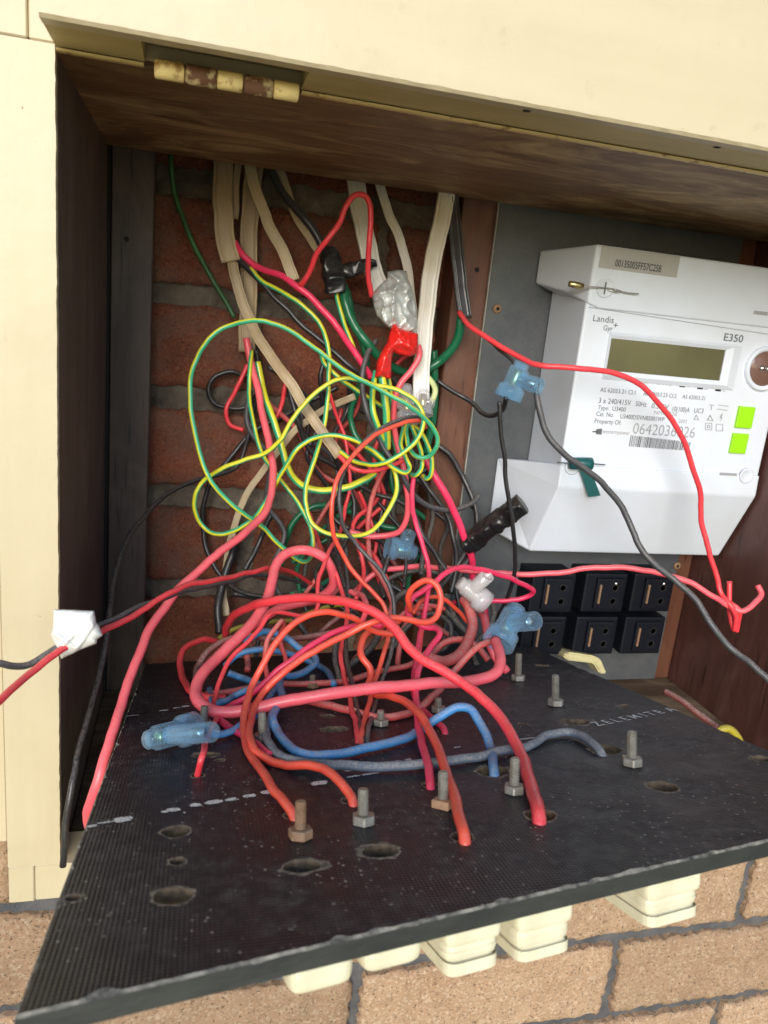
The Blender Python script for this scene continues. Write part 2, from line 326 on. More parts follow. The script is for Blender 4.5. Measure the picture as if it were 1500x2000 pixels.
wall = empty('brick_wall', Q(0.2, YW, -1.5), 'tan rough faced brick wall with dark grey joints around the timber box', 'wall')
LB, HB, MB_ = 0.230, 0.076, 0.010
variants = [brick_mesh('face_brick', LB, HB, 0.10, 60, 20, 0.0028, s, MT['facebrick'] if s % 3 else MT['facebrick2']) for s in range(1, 6)]
short = {}
rows = [-0.4675 - 0.0875*k for k in range(12)] + [-0.4675 + 0.0875*k for k in range(1, 15)]
offs = {0: 0.512-0.120, 1: 0.387-0.120}
rb = random.Random(3)
for ri, zc in enumerate(rows):
    k = round((zc+0.4675)/0.0875)
    x0 = 0.392 + (0.115 if k % 2 else 0.0) + (0.0 if k % 2 == 0 else 0.0) + rb.uniform(-0.003, 0.003)
    i0 = -5
    for i in range(i0, 6):
        xc = x0 + i*0.240
        if xc < -0.75 or xc > 1.35: continue
        a, b_ = xc-LB/2, xc+LB/2
        if zc > -0.44:                                     # beside and above the box opening
            if zc < 0.70 and b_ > -0.10 and a < 0.60:
                if a < -0.10 and -0.11-a > 0.05: b_ = -0.11
                elif b_ > 0.60 and b_-0.61 > 0.05: a = 0.61
                else: continue
        if b_-a < LB-0.001:
            key = round(b_-a, 2)
            if key not in short: short[key] = brick_mesh('cut_brick', b_-a, HB, 0.10, 20, 16, 0.0016, 9, MT['facebrick'])
            me = short[key]
        else: me = variants[rb.randrange(5)]
        put(me, 'brick', Q((a+b_)/2, YW, zc+rb.uniform(-0.001, 0.001)), wall)
# recessed mortar behind the bricks, with an opening where the box sits
mv, mf = [], []
def mortar_patch(x0, x1, z0, z1, y, nx, nz, amp, nsc):
    b0 = len(mv)
    for j in range(nz+1):
        for i in range(nx+1):
            x = x0+(x1-x0)*i/nx; z = z0+(z1-z0)*j/nz
            mv.append(Q(x, y+amp*noise.fractal(Vector((x*nsc, z*nsc, 4)), 1, 2, 4), z))
    for j in range(nz):
        for i in range(nx):
            a = b0+j*(nx+1)+i; mf.append([a, a+1, a+nx+2, a+nx+1])
mortar_patch(-0.8, 1.4, -1.5, -0.402, YW+0.007, 160, 80, 0.0015, 90)
mortar_patch(-0.8, -0.108, -0.402, 0.79, YW+0.007, 40, 60, 0.0015, 90)
mortar_patch(0.612, 1.4, -0.402, 0.79, YW+0.007, 40, 60, 0.0015, 90)
mk('mortar', mv, mf, MT['facemortar'], parent=wall, smooth=True)

# ------------------------------------------------------------------ inner brickwork seen through the back of the box
inner = empty('brick_wall', Q(0.1, 0.758, ZB), 'old red brickwork with smeared grey mortar behind the tangled wires', 'wall')
mv, mf = [], []
mortar_patch(-0.075, 0.30, -0.42, 0.34, 0.7555, 120, 220, 0.006, 60)
mk('mortar', mv, mf, MT['oldmortar'], parent=inner, smooth=True)
ivar = [brick_mesh('clay_brick', 0.224, 0.075, 0.05, 40, 14, 0.0035, s+20, MT['redbrick']) for s in range(4)]
for r in range(8):
    zc = -0.138 + (r-3)*0.0965
    for i in range(-1, 3):
        xc = -0.06 + (0.118 if r % 2 else 0.0) + i*0.236 + rb.uniform(-0.004, 0.004)
        if xc > 0.36 or xc < -0.16: continue
        put(ivar[rb.randrange(4)], 'brick', Q(xc, 0.7485+rb.uniform(-0.002, 0.002), zc+rb.uniform(-0.002, 0.002)), inner)

# ------------------------------------------------------------------ the timber meter box
mb = empty('meter_box', Q(0.24, YF, ZB), 'dark stained timber switchboard box with cream painted front frame', 'meter box')
box('side_lining', XL-0.019, XL, YF+0.0065, YB, ZB-0.018, ZT+0.018, MT['lining_l'], mb, 0.0006, 1)
box('head_lining', XL-0.019, XR+0.019, YF+0.003, YB-0.001, ZT, ZT+0.017, MT['lining_h'], mb, 0.0006, 1)
box('side_lining', XR, XR+0.019, YF+0.002, YB+0.03, ZB-0.018, ZT-0.0005, MT['lining_r'], mb, 0.0006, 1)
box('floor_board', XL+0.0005, XR-0.0005, YF+0.002, 0.752, ZB-0.018, ZB, MT['floorwood'], mb, 0.0006, 1)
box('back_batten', XL+0.003, -0.0365, YB, YB+0.022, ZB+0.001, ZT+0.10, MT['lining_v'], mb, 0.001, 1)
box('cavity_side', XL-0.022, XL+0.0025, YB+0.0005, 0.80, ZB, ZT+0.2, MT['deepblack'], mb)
box('post', 0.235, 0.283, 0.7105, 0.752, ZB+0.001, ZT+0.10, MT['post'], mb, 0.001, 1)
box('back_batten', 0.520, 0.556, 0.7105, 0.752, ZB+0.001, ZT+0.10, MT['post'], mb, 0.001, 1)
box('cavity_side', XR+0.0195, XR+0.04, YB-0.05, 0.80, ZB-0.02, 0.30, MT['lining_v'], mb)
box('cavity_back', XL-0.022, XR+0.04, 0.801, 0.812, ZB-0.02, 0.31, MT['lining_v'], mb)
box('cavity_cap', XL-0.02, XR+0.02, YB, 0.80, 0.30, 0.31, MT['lining_v'], mb)
box('cavity_front', XL-0.02, XR+0.019, YB-0.012, YB-0.0015, ZT+0.0175, 0.30, MT['lining_v'], mb)
def hole(x, y, z, r, ax, parent, name='nail_hole_shade'):
    v, f = [], []
    for k in range(10):
        a = 2*math.pi*k/10; c, s = r*math.cos(a), r*math.sin(a)
        v.append(Q(x+c, y, z+s) if ax == 'y' else Q(x, y+c, z+s) if ax == 'x' else Q(x+c, y+s, z))
    mk(name, v, [list(range(10))], MT['deepblack'], parent=parent)  # flat disc, its black painted in for the shade of the hole
p = pt(247, 467, YB-0.0006)-CAM; hole(p.x, p.y, p.z, 0.0022, 'y', mb)
p = pt(932, 527, 0.7099)-CAM; hole(p.x, p.y, p.z, 0.0022, 'y', mb)
# painted front frame: ragged inner arris on the stile
def ragged_board(name, pts_inner, x_out, y0, y1, m, parent):
    v, f = [], []
    n = len(pts_inner)
    for (x, z) in pts_inner: v += [Q(x_out, y0, z), Q(x, y0, z), Q(x, y1, z), Q(x_out, y1, z)]
    for i in range(n-1):
        a, b_ = 4*i, 4*i+4
        for q in range(4): f.append([a+q, b_+q, b_+(q+1) % 4, a+(q+1) % 4])
    f += [[0, 1, 2, 3], [4*n-1, 4*n-2, 4*n-3, 4*n-4]]
    o = mk(name, v, f, m, parent=parent)
    bm = bmesh.new(); bm.from_mesh(o.data); bmesh.ops.recalc_face_normals(bm, faces=bm.faces); bm.to_mesh(o.data); bm.free(); return o
zs = [ -0.3675+(0.1195+0.3675)*i/150 for i in range(151)]
ragged_board('stile', [(XL+0.0004*noise.noise(Vector((z*180, 1, 0)))+0.0006*max(0, noise.noise(Vector((z*60, 5, 0)))), z) for z in zs], -0.1050, YF, YF+0.006, MT['cream'], mb)
box('frame_rail', -0.0890, 0.620, YF+0.0005, YF+0.034, -0.3950, -0.3682, MT['cream'], mb, 0.0008, 1)
box('stile_foot', -0.1050, -0.0893, YF+0.0002, YF+0.034, -0.3955, -0.3680, MT['cream'], mb, 0.0008, 1)
box('stile', XR+0.001, 0.600, YF, YF+0.034, -0.3680, 0.1195, MT['cream'], mb, 0.0008, 1)
box('stile_head', -0.1050, -0.0862, YF-0.0003, YF+0.034, 0.1200, 0.62, MT['cream'], mb, 0.0008, 1)
box('frame_rail', -0.0859, 0.620, YF+0.0004, YF+0.034, 0.1200, 0.62, MT['cream'], mb, 0.0008, 1)
tag(box('trim_board', -0.190, -0.1060, YF+0.006, YW-0.004, -0.3525, 0.75, MT['cream'], None, 0.001, 1, origin=Q(-0.15, YF+0.01, -0.3525)),
    'cream painted trim board beside the box, cut off at the left edge', 'trim board')

# ------------------------------------------------------------------ the hinged panel above the opening
YD = 0.4145
door = empty('cabinet_door', Q(0.25, YD, 0.119), 'wide cream painted panel hinged along the top of the box', 'door')
xa, xb = pt(282, 150, 0.45).x, pt(590, 170, 0.45).x
zs_ = 0.1180
n = 220; v = []; f = []
for i in range(n+1):
    x = XL+0.0005+(0.64-XL)*i/n
    e = 0.0005*noise.noise(Vector((x*150, 3, 0))); e2 = 0.0004*noise.noise(Vector((x*90, 9, 0)))
    v += [Q(x, YD, 0.62), Q(x, YD, zs_+0.0016+e2), Q(x, YD+0.0016+e, zs_), Q(x, YD+0.010, zs_), Q(x, YD+0.010, 0.62)]
for i in range(n):
    a, b_ = 5*i, 5*i+5
    for q in range(5): f.append([a+q, a+(q+1) % 5, b_+(q+1) % 5, b_+q])
f += [[4, 3, 2, 1, 0], [5*n+q for q in range(5)]]
mk('face_board', v, f, MT['creamh'], parent=door)
def soffit(name, x0, x1, z0):
    n = max(4, int((x1-x0)/0.003)); v = []; f = []
    for i in range(n+1):
        x = x0+(x1-x0)*i/n; e = 0.0007*noise.noise(Vector((x*120, 7, 0)))
        v += [Q(x, YD+0.0103, z0), Q(x, YF-0.0012+e, z0), Q(x, YF-0.0012, z0+0.02), Q(x, YD+0.0103, z0+0.02)]
    for i in range(n):
        a, b_ = 4*i, 4*i+4
        for q in range(4): f.append([a+q, a+(q+1) % 4, b_+(q+1) % 4, b_+q])
    f += [[3, 2, 1, 0], [4*n+q for q in range(4)]]
    return mk(name, v, f, MT['darkened'] if z0 < 0.12 else MT['rawrecess'], parent=door)  # edge strips get the cream with underside shade painted in
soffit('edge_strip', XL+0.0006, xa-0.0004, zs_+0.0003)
soffit('hinge_recess', xa, xb, zs_+0.0085)
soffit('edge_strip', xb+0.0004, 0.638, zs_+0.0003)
# lip of old paint where the edge meets the timber head
def lip(x0, x1):
    n = int((x1-x0)/0.0012); v = []; f = []
    for i in range(n+1):
        x = x0+(x1-x0)*i/n; t = 0.5+0.5*noise.noise(Vector((x*220, 2, 0))); s = max(0.0, noise.noise(Vector((x*35, 8, 0))))
        wd = 0.0012+0.0013*t+0.004*s*s
        v += [Q(x, YF-0.0022, zs_-0.0004), Q(x, YF-0.0012, zs_-0.0011), Q(x, YF+wd, ZT-0.0008), Q(x, YF+wd, ZT+0.0003)]
    for i in range(n):
        for q in range(3): f.append([4*i+q, 4*i+4+q, 4*i+5+q, 4*i+1+q])
    return mk('paint_lip', v, f, MT['hingepaint'], parent=door, smooth=True)
lip(XL+0.0006, xa-0.001); lip(xb+0.001, 0.60)
for (u, v_) in ((1028, 217), (1400, 288)):
    p = ray(u, v_); p = p*((zs_-0.0001)/p.z)
    q = 0.0024
    mk('nail_hole_shade', [Q(p.x-q, p.y-q*.8, zs_-0.0001), Q(p.x+q*.8, p.y-q, zs_-0.0001), Q(p.x+q, p.y+q*.7, zs_-0.0001), Q(p.x-q*.6, p.y+q, zs_-0.0001)], [[0, 1, 2, 3]], MT['deepblack'], parent=door)
# the butt hinge: five knuckles, alternately painted and rusty
def lathe(name, prof, a, axis, m, parent=None, seg=20, smooth=True, midx=None, cap=True, **k):
    """prof: list of (distance along axis, radius)"""
    axis = Vector(axis).normalized(); t = axis.orthogonal().normalized(); b_ = axis.cross(t)
    v, f, mi = [], [], []
    for (d, r) in prof:
        for s in range(seg):
            an = 2*math.pi*s/seg
            v.append(Vector(a)+axis*d+(t*math.cos(an)+b_*math.sin(an))*r)
    for i in range(len(prof)-1):
        for s in range(seg):
            f.append([i*seg+s, i*seg+(s+1) % seg, (i+1)*seg+(s+1) % seg, (i+1)*seg+s]); mi.append(0 if not midx else midx[i])
    if cap:
        f.append([s for s in range(seg-1, -1, -1)]); mi.append(0)
        f.append([(len(prof)-1)*seg+s for s in range(seg)]); mi.append(0)
    return mk(name, v, f, m, parent=parent, midx=mi, smooth=smooth, **k)
h0, h1 = pt(301, 139, 0.449), pt(584, 177, 0.449)
h1.z = h0.z = (h0.z+h1.z)/2; h1.y = h0.y
hinge = empty('butt_hinge', h0, 'rusty five knuckle butt hinge with chipped cream paint above the opening', 'hinge')
L = (h1-h0).length; ax = (h1-h0).normalized(); cuts = [0, .205, .42, .605, .815, 1.0]
for k in range(5):
    a, b_ = cuts[k]*L+0.0002, cuts[k+1]*L-0.0002; r = 0.0046+0.0002*(k % 2)
    lathe('knuckle', [(0, r*0.80), (0.0006, r), ((b_-a)-0.0006, r), (b_-a, r*0.80)], h0+ax*a, ax, MT['hingepaint'] if k % 2 == 0 else MT['rust'], hinge, 18)
box('hinge_leaf', h0.x-CAM.x, h1.x-CAM.x, h0.y+0.001-CAM.y, YF+0.0025, h0.z+0.0028-CAM.z, h0.z+0.0046-CAM.z, MT['rust'], hinge)
# ------------------------------------------------------------------ steel plate and electricity meter
plate = empty('backing_plate', Q(0.40, 0.7095, ZB), 'dark grey painted steel plate behind the white electricity meter', 'plate')
box('sheet', 0.2695, 0.5355, 0.7065, 0.7085, ZB+0.002, ZT+0.05, MT['plate'], plate, 0.0005, 1)
box('sheet_edge', 0.2680, 0.2692, 0.7060, 0.7088, ZB+0.002, ZT+0.05, pmat('scuffed_steel_edge', (0.35, 0.33, 0.28), (0.2, 0.19, 0.16), rough=0.6), plate)
for (u, v_) in ((971, 603), (1322, 1105)):
    c = pt(u, v_, 0.7062)
    s = lathe('screw', [(0, 0.0046), (-0.0012, 0.0043), (-0.0018, 0.0030)], c, (0, 1, 0), MT['rustbolt'], plate, 16)
    lathe('screw_recess', [(-0.0018, 0.0018), (-0.00195, 0.0016)], c, (0, 1, 0), MT['deepblack'], s, 8)

YM = 0.635
meter = empty('electricity_meter', Q(0.444, 0.706, -0.207), 'white three phase electricity meter with olive display and two lime buttons', 'meter')
MX0, MX1 = 0.3350, 0.5535
def loft(name, rings, m, parent, bev=0.0018, smooth=True, cap=(True, True)):
    n = len(rings[0]); bm = bmesh.new(); R_ = [[bm.verts.new(p) for p in r] for r in rings]
    for a, b_ in zip(R_, R_[1:]):
        for i in range(n): bm.faces.new([a[i], a[(i+1) % n], b_[(i+1) % n], b_[i]])
    if cap[0]: bm.faces.new(list(reversed(R_[0])))
    if cap[1]: bm.faces.new(R_[-1])
    bmesh.ops.recalc_face_normals(bm, faces=bm.faces)
    if bev: bmesh.ops.bevel(bm, geom=[e for e in bm.edges if len(e.link_faces) == 2 and e.calc_face_angle() > 0.15], offset=bev, segments=3, profile=0.5, affect='EDGES')
    return bm_mk(name, bm, m, parent=parent)
def rect(x0, x1, z0, z1, y): return [Q(x0, y, z0), Q(x1, y, z0), Q(x1, y, z1), Q(x0, y, z1)]
body = loft('body', [rect(MX0-0.001, MX1+0.001, -0.130, 0.072, 0.7055), rect(MX0, MX1, -0.130, 0.072, YM)], MT['whiteplastic'], meter, 0.002)
# upper cover: flares at the sides towards the plate
zc0, zc1 = 0.0300, 0.0830
def cover_ring(z_lo_in, z_lo_out, z_hi, y, fl):
    return [Q(MX0-fl, y, z_lo_out), Q(MX0+0.012, y, z_lo_in), Q(MX1-0.012, y, z_lo_in), Q(MX1+fl, y, z_lo_out), Q(MX1+fl, y, z_hi), Q(MX0-fl, y, z_hi)]
loft('upper_cover', [cover_ring(0.040, 0.0500, 0.0800, 0.7050, 0.020), cover_ring(0.0335, 0.0440, 0.0815, 0.668, 0.010), cover_ring(0.0300, 0.0330, 0.0835, YM-0.0022, -0.0005)], MT['whiteplastic'], meter, 0.0022)
# terminal cover: front leans back below the fold, sides flare
def tc(y, xl, xr, z0, z1): return [Q(xl, y, z0), Q(xr, y, z0), Q(xr, y, z1), Q(xl, y, z1)]
bm = bmesh.new()
P_ = {}
def V(k, x, y, z): P_[k] = bm.verts.new(Q(x, y, z))
V('ftl', MX0, YM-0.002, -0.1115); V('ftr', MX1, YM-0.002, -0.1115)
V('fml', MX0-0.0008, YM-0.002, -0.1330); V('fmr', MX1+0.0008, YM-0.002, -0.1330)
V('fbl', 0.3325, 0.666, -0.2070); V('fbr', 0.5530, 0.666, -0.2070)
V('btl', 0.3006, 0.7052, -0.1215); V('btr', 0.588-0.033, 0.7052, -0.1215)
V('bbl', 0.3010, 0.7052, -0.1950); V('bbr', 0.555, 0.7052, -0.2050)
V('bb2l', 0.3250, 0.7052, -0.2070); V('bb2r', 0.5530, 0.7052, -0.2075)
for q in (('ftl', 'ftr', 'fmr', 'fml'), ('fml', 'fmr', 'fbr', 'fbl'), ('btl', 'btr', 'ftr', 'ftl'), ('ftl', 'fml', 'fbl', 'bbl', 'btl'), ('ftr', 'btr', 'bbr', 'fbr', 'fmr'),
          ('fbl', 'fbr', 'bb2r', 'bb2l'), ('bbl', 'fbl', 'bb2l'), ('fbr', 'bbr', 'bb2r'), ('btl', 'bbl', 'bb2l', 'bb2r', 'bbr', 'btr')):
    bm.faces.new([P_[k] for k in q])
bmesh.ops.recalc_face_normals(bm, faces=bm.faces)
bmesh.ops.bevel(bm, geom=[e for e in bm.edges if e.calc_face_angle() > 0.2], offset=0.0018, segments=2, profile=0.5, affect='EDGES')
bm_mk('terminal_cover', bm, MT['whiteplastic'], parent=meter)
def mp(u, v_, dy=0.0): return pt(u, v_, YM-dy)
def quad_on(name, uv, dy, m, parent, th=0.0006, bev=0.0):
    P4 = [pt(u, v_, YM-dy) for u, v_ in uv]
    x0 = sum(p.x for p in (P4[0], P4[3]))/2; x1 = sum(p.x for p in (P4[1], P4[2]))/2; z1 = (P4[0].z+P4[1].z)/2; z0 = (P4[2].z+P4[3].z)/2
    bm = boxbm(x0, x1, YM-dy, YM-dy+th, z0-CAM.z, z1-CAM.z, bev, 2); bmesh.ops.translate(bm, verts=bm.verts, vec=Vector((0, 0, CAM.z)))
    return bm_mk(name, bm, m, parent=parent), (x0, x1, z0, z1)
quad_on('serial_label', [(1176, 478), (1328, 503), (1322, 544), (1170, 521)], 0.0028, MT['greylabel'], meter, 0.0006, 0.0002)
# display in its sloping white surround
lw, (lx0, lx1, lz0, lz1) = quad_on('display', [(1194, 656), (1415, 688), (1404, 745), (1184, 722)], 0.0006, MT['lcd'], meter, 0.0004)
def frame_ring(name, a, b_, y0, y1, m):
    v = [Vector((x, y0, z)) for x, z in ((a[0], a[2]), (a[1], a[2]), (a[1], a[3]), (a[0], a[3]))] + [Vector((x, y1, z)) for x, z in ((b_[0], b_[2]), (b_[1], b_[2]), (b_[1], b_[3]), (b_[0], b_[3]))]
    f = [[i, (i+1) % 4, 4+(i+1) % 4, 4+i] for i in range(4)]
    o = mk(name, v, f, m, parent=meter); return o
frame_ring('display_surround', (lx0-0.002, lx1+0.018, lz0-0.008, lz1+0.0055), (lx0-0.001, lx1+0.008, lz0-0.004, lz1+0.003), YM-0.0004, YM-0.0030, MT['whiteplastic'])
frame_ring('display_surround', (lx0-0.001, lx1+0.008, lz0-0.004, lz1+0.003), (lx0, lx1+0.0003, lz0, lz1), YM-0.0030, YM-0.0012, MT['whiteplastic'])
for uv in ([(1446, 793), (1477, 796), (1468, 838), (1437, 835)], [(1434, 845), (1464, 849), (1456, 888), (1426, 884)]):
    quad_on('button', uv, 0.0030, MT['limebutton'], meter, 0.004, 0.0009)
c = pt(1492, 720, YM-0.0002)
lathe('optical_port', [(0, 0.0215), (-0.003, 0.0210), (-0.0035, 0.0190), (-0.0015, 0.0165)], c, (0, 1, 0), MT['whiteplastic'], meter, 40, cap=False)
port = lathe('port_window', [(-0.0012, 0.0166), (-0.0018, 0.0160)], c, (0, 1, 0), MT['brownglass'], meter, 32)
for dx in (-0.0035, 0.0035): lathe('port_diode', [(-0.0018, 0.0034), (-0.003, 0.0032), (-0.0042, 0.0014)], c+Vector((dx, 0, 0)), (0, 1, 0), MT['chrome'], port, 12)
# sealing screw of the upper cover with its lead sealing wire
c = pt(1181, 563, YM-0.0024)
sc_ = lathe('seal_screw', [(0, 0.0082), (-0.0008, 0.0082), (-0.0012, 0.0074), (-0.0007, 0.0066)], c, (0, 1, 0), MT['whiteplastic'], meter, 28)
for (a, b_) in ((0.0008, 0.0052), (0.0040, 0.0008)):
    mk('slot', [c+Vector((-a, -0.00085, -b_)), c+Vector((a, -0.00085, -b_)), c+Vector((a, -0.00085, b_)), c+Vector((-a, -0.00085, b_))], [[0, 1, 2, 3]], MT['ink'], parent=sc_)

def catmull(P, per=10):
    n = len(P); out = []
    for i in range(n-1):
        p0, p1, p2, p3 = P[max(i-1, 0)], P[i], P[i+1], P[min(i+2, n-1)]
        if i == 0: p0 = p1*2-p2
        if i == n-2: p3 = p2*2-p1
        t0 = 0.0; t1 = t0+max((p1-p0).length, 1e-5)**0.5; t2 = t1+max((p2-p1).length, 1e-5)**0.5; t3 = t2+max((p3-p2).length, 1e-5)**0.5
        for k in range(per):
            t = t1+(t2-t1)*k/per
            a1 = p0*((t1-t)/(t1-t0))+p1*((t-t0)/(t1-t0)); a2 = p1*((t2-t)/(t2-t1))+p2*((t-t1)/(t2-t1)); a3 = p2*((t3-t)/(t3-t2))+p3*((t-t2)/(t3-t2))
            b1 = a1*((t2-t)/(t2-t0))+a2*((t-t0)/(t2-t0)); b2 = a2*((t3-t)/(t3-t1))+a3*((t-t1)/(t3-t1))
            out.append(b1*((t2-t)/(t2-t1))+b2*((t-t1)/(t2-t1)))
    out.append(P[-1].copy()); return out
def frames(C, ref=None):
    T = []
    for i in range(len(C)): T.append((C[min(i+1, len(C)-1)]-C[max(i-1, 0)]).normalized())
    N = []; u = None
    for i, t in enumerate(T):
        if ref is not None:
            x = t.cross(ref); u = x.normalized() if x.length > 1e-4 else u
        elif u is None: u = t.cross(Vector((0, 1, 0.01))).normalized()
        else: u = (u-t*u.dot(t)).normalized()
        N.append(u)
    return T, N
def tube(name, C, prof, mats, parent=None, ref=None, striper=None, scale=None, origin='first', twist=0.0, flat_ends=True, smooth=True, disp=None):
    """sweep the closed profile (list of (a, b) metres) along the points C"""
    T, N = frames(C, ref); n = len(prof); v, f, mi = [], [], []
    s = 0.0
    for i, c in enumerate(C):
        if i: s += (C[i]-C[i-1]).length
        b_ = T[i].cross(N[i]); k = scale(i/(len(C)-1)) if scale else (1, 1)
        ca, sa = math.cos(twist*s), math.sin(twist*s)
        for (p, q) in prof:
            p2, q2 = p*k[0], q*k[1]
            p3, q3 = p2*ca-q2*sa, p2*sa+q2*ca
            w_ = c+N[i]*p3+b_*q3
            if disp: w_ = w_+disp(w_, i/(len(C)-1))*(N[i]*p3+b_*q3).normalized()
            v.append(w_)
    for i in range(len(C)-1):
        for j in range(n):
            f.append([i*n+j, i*n+(j+1) % n, (i+1)*n+(j+1) % n, (i+1)*n+j]); mi.append(striper(j, n) if striper else 0)
    f.append([j for j in range(n-1, -1, -1)]); f.append([(len(C)-1)*n+j for j in range(n)]); mi += [len(mats)-1 if isinstance(mats, list) else 0]*2
    return mk(name, v, f, mats, parent=parent, origin=(C[0] if origin == 'first' and parent is None else None), midx=mi, smooth=smooth)
def circ(r, n=10): return [(r*math.cos(2*math.pi*k/n), r*math.sin(2*math.pi*k/n)) for k in range(n)]
seal = empty('wire_seal', pt(1135, 558, YM-0.006), 'small brass crimp seal on a steel wire at the top of the meter', 'seal')
lathe('crimp', [(0, 0.0012), (0.0005, 0.0026), (0.008, 0.0030), (0.0135, 0.0030), (0.014, 0.0018)], pt(1111, 554, YM-0.006), pt(1142, 560, YM-0.006)-pt(1111, 554, YM-0.006), MT['brass'], seal, 10)
tube('seal_wire', catmull([pt(1142, 560, YM-0.006), pt(1165, 561, YM-0.006), pt(1195, 564, YM-0.005), pt(1215, 570, YM-0.0045), pt(1200, 571, YM-0.0035), pt(1185, 567, YM-0.003)]), circ(0.0006, 6), MT['chrome'], seal)
tube('seal_wire', catmull([pt(1200, 566, YM-0.005), pt(1225, 572, YM-0.005), pt(1247, 574, YM-0.0055)]), circ(0.0007, 6), MT['chrome'], seal)
# green flag seal on the terminal cover
gs = empty('flag_seal', pt(1135, 910, YM-0.008), 'dark green plastic flag seal hanging on the terminal cover', 'seal')
lathe('barrel', [(0, 0.003), (0.001, 0.0055), (0.017, 0.0060), (0.022, 0.0060), (0.0225, 0.0045)], pt(1112, 905, YM-0.008), pt(1160, 906, YM-0.008)-pt(1112, 905, YM-0.008), MT['greenseal'], gs, 16)
a = [pt(u, v_, YM-0.007) for u, v_ in ((1131, 912), (1152, 912), (1173, 968), (1150, 971))]
mk('flag', a+[x+Vector((0, 0.0014, 0)) for x in a], [[0, 1, 2, 3], [7, 6, 5, 4], [0, 4, 5, 1], [1, 5, 6, 2], [2, 6, 7, 3], [3, 7, 4, 0]], MT['greenseal'], parent=gs)
tube('seal_wire', [pt(1088, 903, YM-0.006), pt(1110, 905, YM-0.007), pt(1160, 906, YM-0.007), pt(1182, 908, YM-0.005)], circ(0.0006, 6), MT['ink'], gs)
lathe('screw_cap', [(0, 0.0075), (-0.0012, 0.0072), (-0.0016, 0.0060)], pt(1117, 912, YM-0.002), (0, 1, 0), MT['whiteplastic'], meter, 24)
lathe('key_knob', [(0, 0.0078), (-0.0012, 0.0076), (-0.0017, 0.0066), (-0.0010, 0.0058)], pt(1457, 929, YM-0.0021), (0, 1, 0), MT['whiteplastic'], meter, 28)
quad_on('key_slot', [(1407, 922), (1440, 926), (1439, 931), (1406, 927)], 0.0024, MT['inkpale'], meter, 0.0005)
quad_on('vent_slot', [(1473, 606), (1500, 610), (1499, 617), (1472, 613)], 0.0026, MT['inkpale'], meter, 0.0005)
# printing
def text(s, u0, v0, u1, h, m, name='printed_text', dy=0.0003, bold=0.0):
    cu = bpy.data.curves.new('t', 'FONT'); cu.body = s; cu.size = 1.0; cu.fill_mode = 'FRONT'; cu.resolution_u = 3; cu.offset = bold
    tmp = bpy.data.objects.new('t', cu); col.objects.link(tmp)
    dg = bpy.context.evaluated_depsgraph_get(); me = bpy.data.meshes.new_from_object(tmp.evaluated_get(dg))
    bpy.data.objects.remove(tmp); bpy.data.curves.remove(cu)
    xs = [q.co.x for q in me.vertices]; mn, mx = min(xs), max(xs)
    p0, p1 = pt(u0, v0, YM-dy), pt(u1, v0+(u1-u0)*0.14, YM-dy)
    sx = (p1.x-p0.x)/(mx-mn); sy = h/0.70; o0 = wl(meter)
    for q in me.vertices: q.co = Vector((p0.x+(q.co.x-mn)*sx, p0.y, p0.z+q.co.y*sy))-o0
    me.materials.clear(); me.materials.append(m); me.update()
    o = bpy.data.objects.new(name, me); col.objects.link(o); o.parent = meter; return o
text('00135005FF57C258', 1201, 520, 1290, 0.0060, MT['inkdark'], dy=0.0031, bold=0.004)
text('Landis', 1158, 627, 1198, 0.0056, MT['ink']); text('Gyr', 1178, 645, 1196, 0.0046, MT['ink']); text('+', 1197, 641, 1206, 0.0056, MT['ink'])
text('E350', 1413, 665, 1450, 0.0068, MT['ink'], bold=0.01)
for u, v_ in ((1257, 741), (1328, 749), (1363, 753), (1398, 757)): quad_on('indicator', [(u, v_), (u+11, v_+1.4), (u+10, v_+8), (u-1, v_+6.6)], 0.0003, MT['inkdark'], meter, 0.0002)
text('T varh/imp', 1272, 750, 1311, 0.0034, MT['inkpale']); text('A', 1341, 757, 1346, 0.0034, MT['inkpale']); text('B', 1376, 761, 1382, 0.0034, MT['inkpale']); text('C', 1411, 765, 1417, 0.0034, MT['inkpale'])
text('AS 62053.21 Cl.1', 1172, 765, 1240, 0.0040, MT['ink']); text('AS 62053.23 Cl.2', 1256, 772, 1320, 0.0038, MT['ink']); text('AS 62053.21', 1332, 778, 1376, 0.0038, MT['ink'])
text('3 x 240/415V', 1169, 787, 1231, 0.0050, MT['ink']); text('50Hz', 1241, 793, 1262, 0.0046, MT['ink']); text('0.5-5V', 1272, 797, 1305, 0.0046, MT['ink'])
text('10(100)A', 1313, 803, 1346, 0.0046, MT['ink']); text('UC3', 1355, 806, 1373, 0.0046, MT['ink'])
text('Type:  U3400', 1167, 800, 1221, 0.0042, MT['ink']); text('NMI 1226', 1277, 809, 1321, 0.0036, MT['inkpale'])
text('Cat. No.', 1164, 812, 1198, 0.0042, MT['ink']); text('U3400DSIVNBS001WP', 1211, 817, 1296, 0.0042, MT['ink']); text('2003', 1325, 826, 1341, 0.0036, MT['inkpale'])
text('Property Of:', 1161, 826, 1212, 0.0042, MT['ink'])
text('0642036026', 1235, 847, 1354, 0.0106, MT['inkpale'], bold=-0.004)
text('westernpower', 1176, 846, 1229, 0.0040, MT['inkpale'])
def flatmesh(name, quads, m, dy=0.0003):
    v, f = [], []
    for q in quads:
        f.append(list(range(len(v), len(v)+len(q)))); v += [pt(u, v_, YM-dy) for u, v_ in q]
    return mk(name, v, f, m, parent=meter)
flatmesh('printed_logo', [[(1157, 842), (1166, 841), (1166, 845), (1157, 844)], [(1165, 838), (1176, 837), (1175, 849), (1164, 848)]], MT['ink'])
rs = random.Random(5); q = []; u = 1232.0
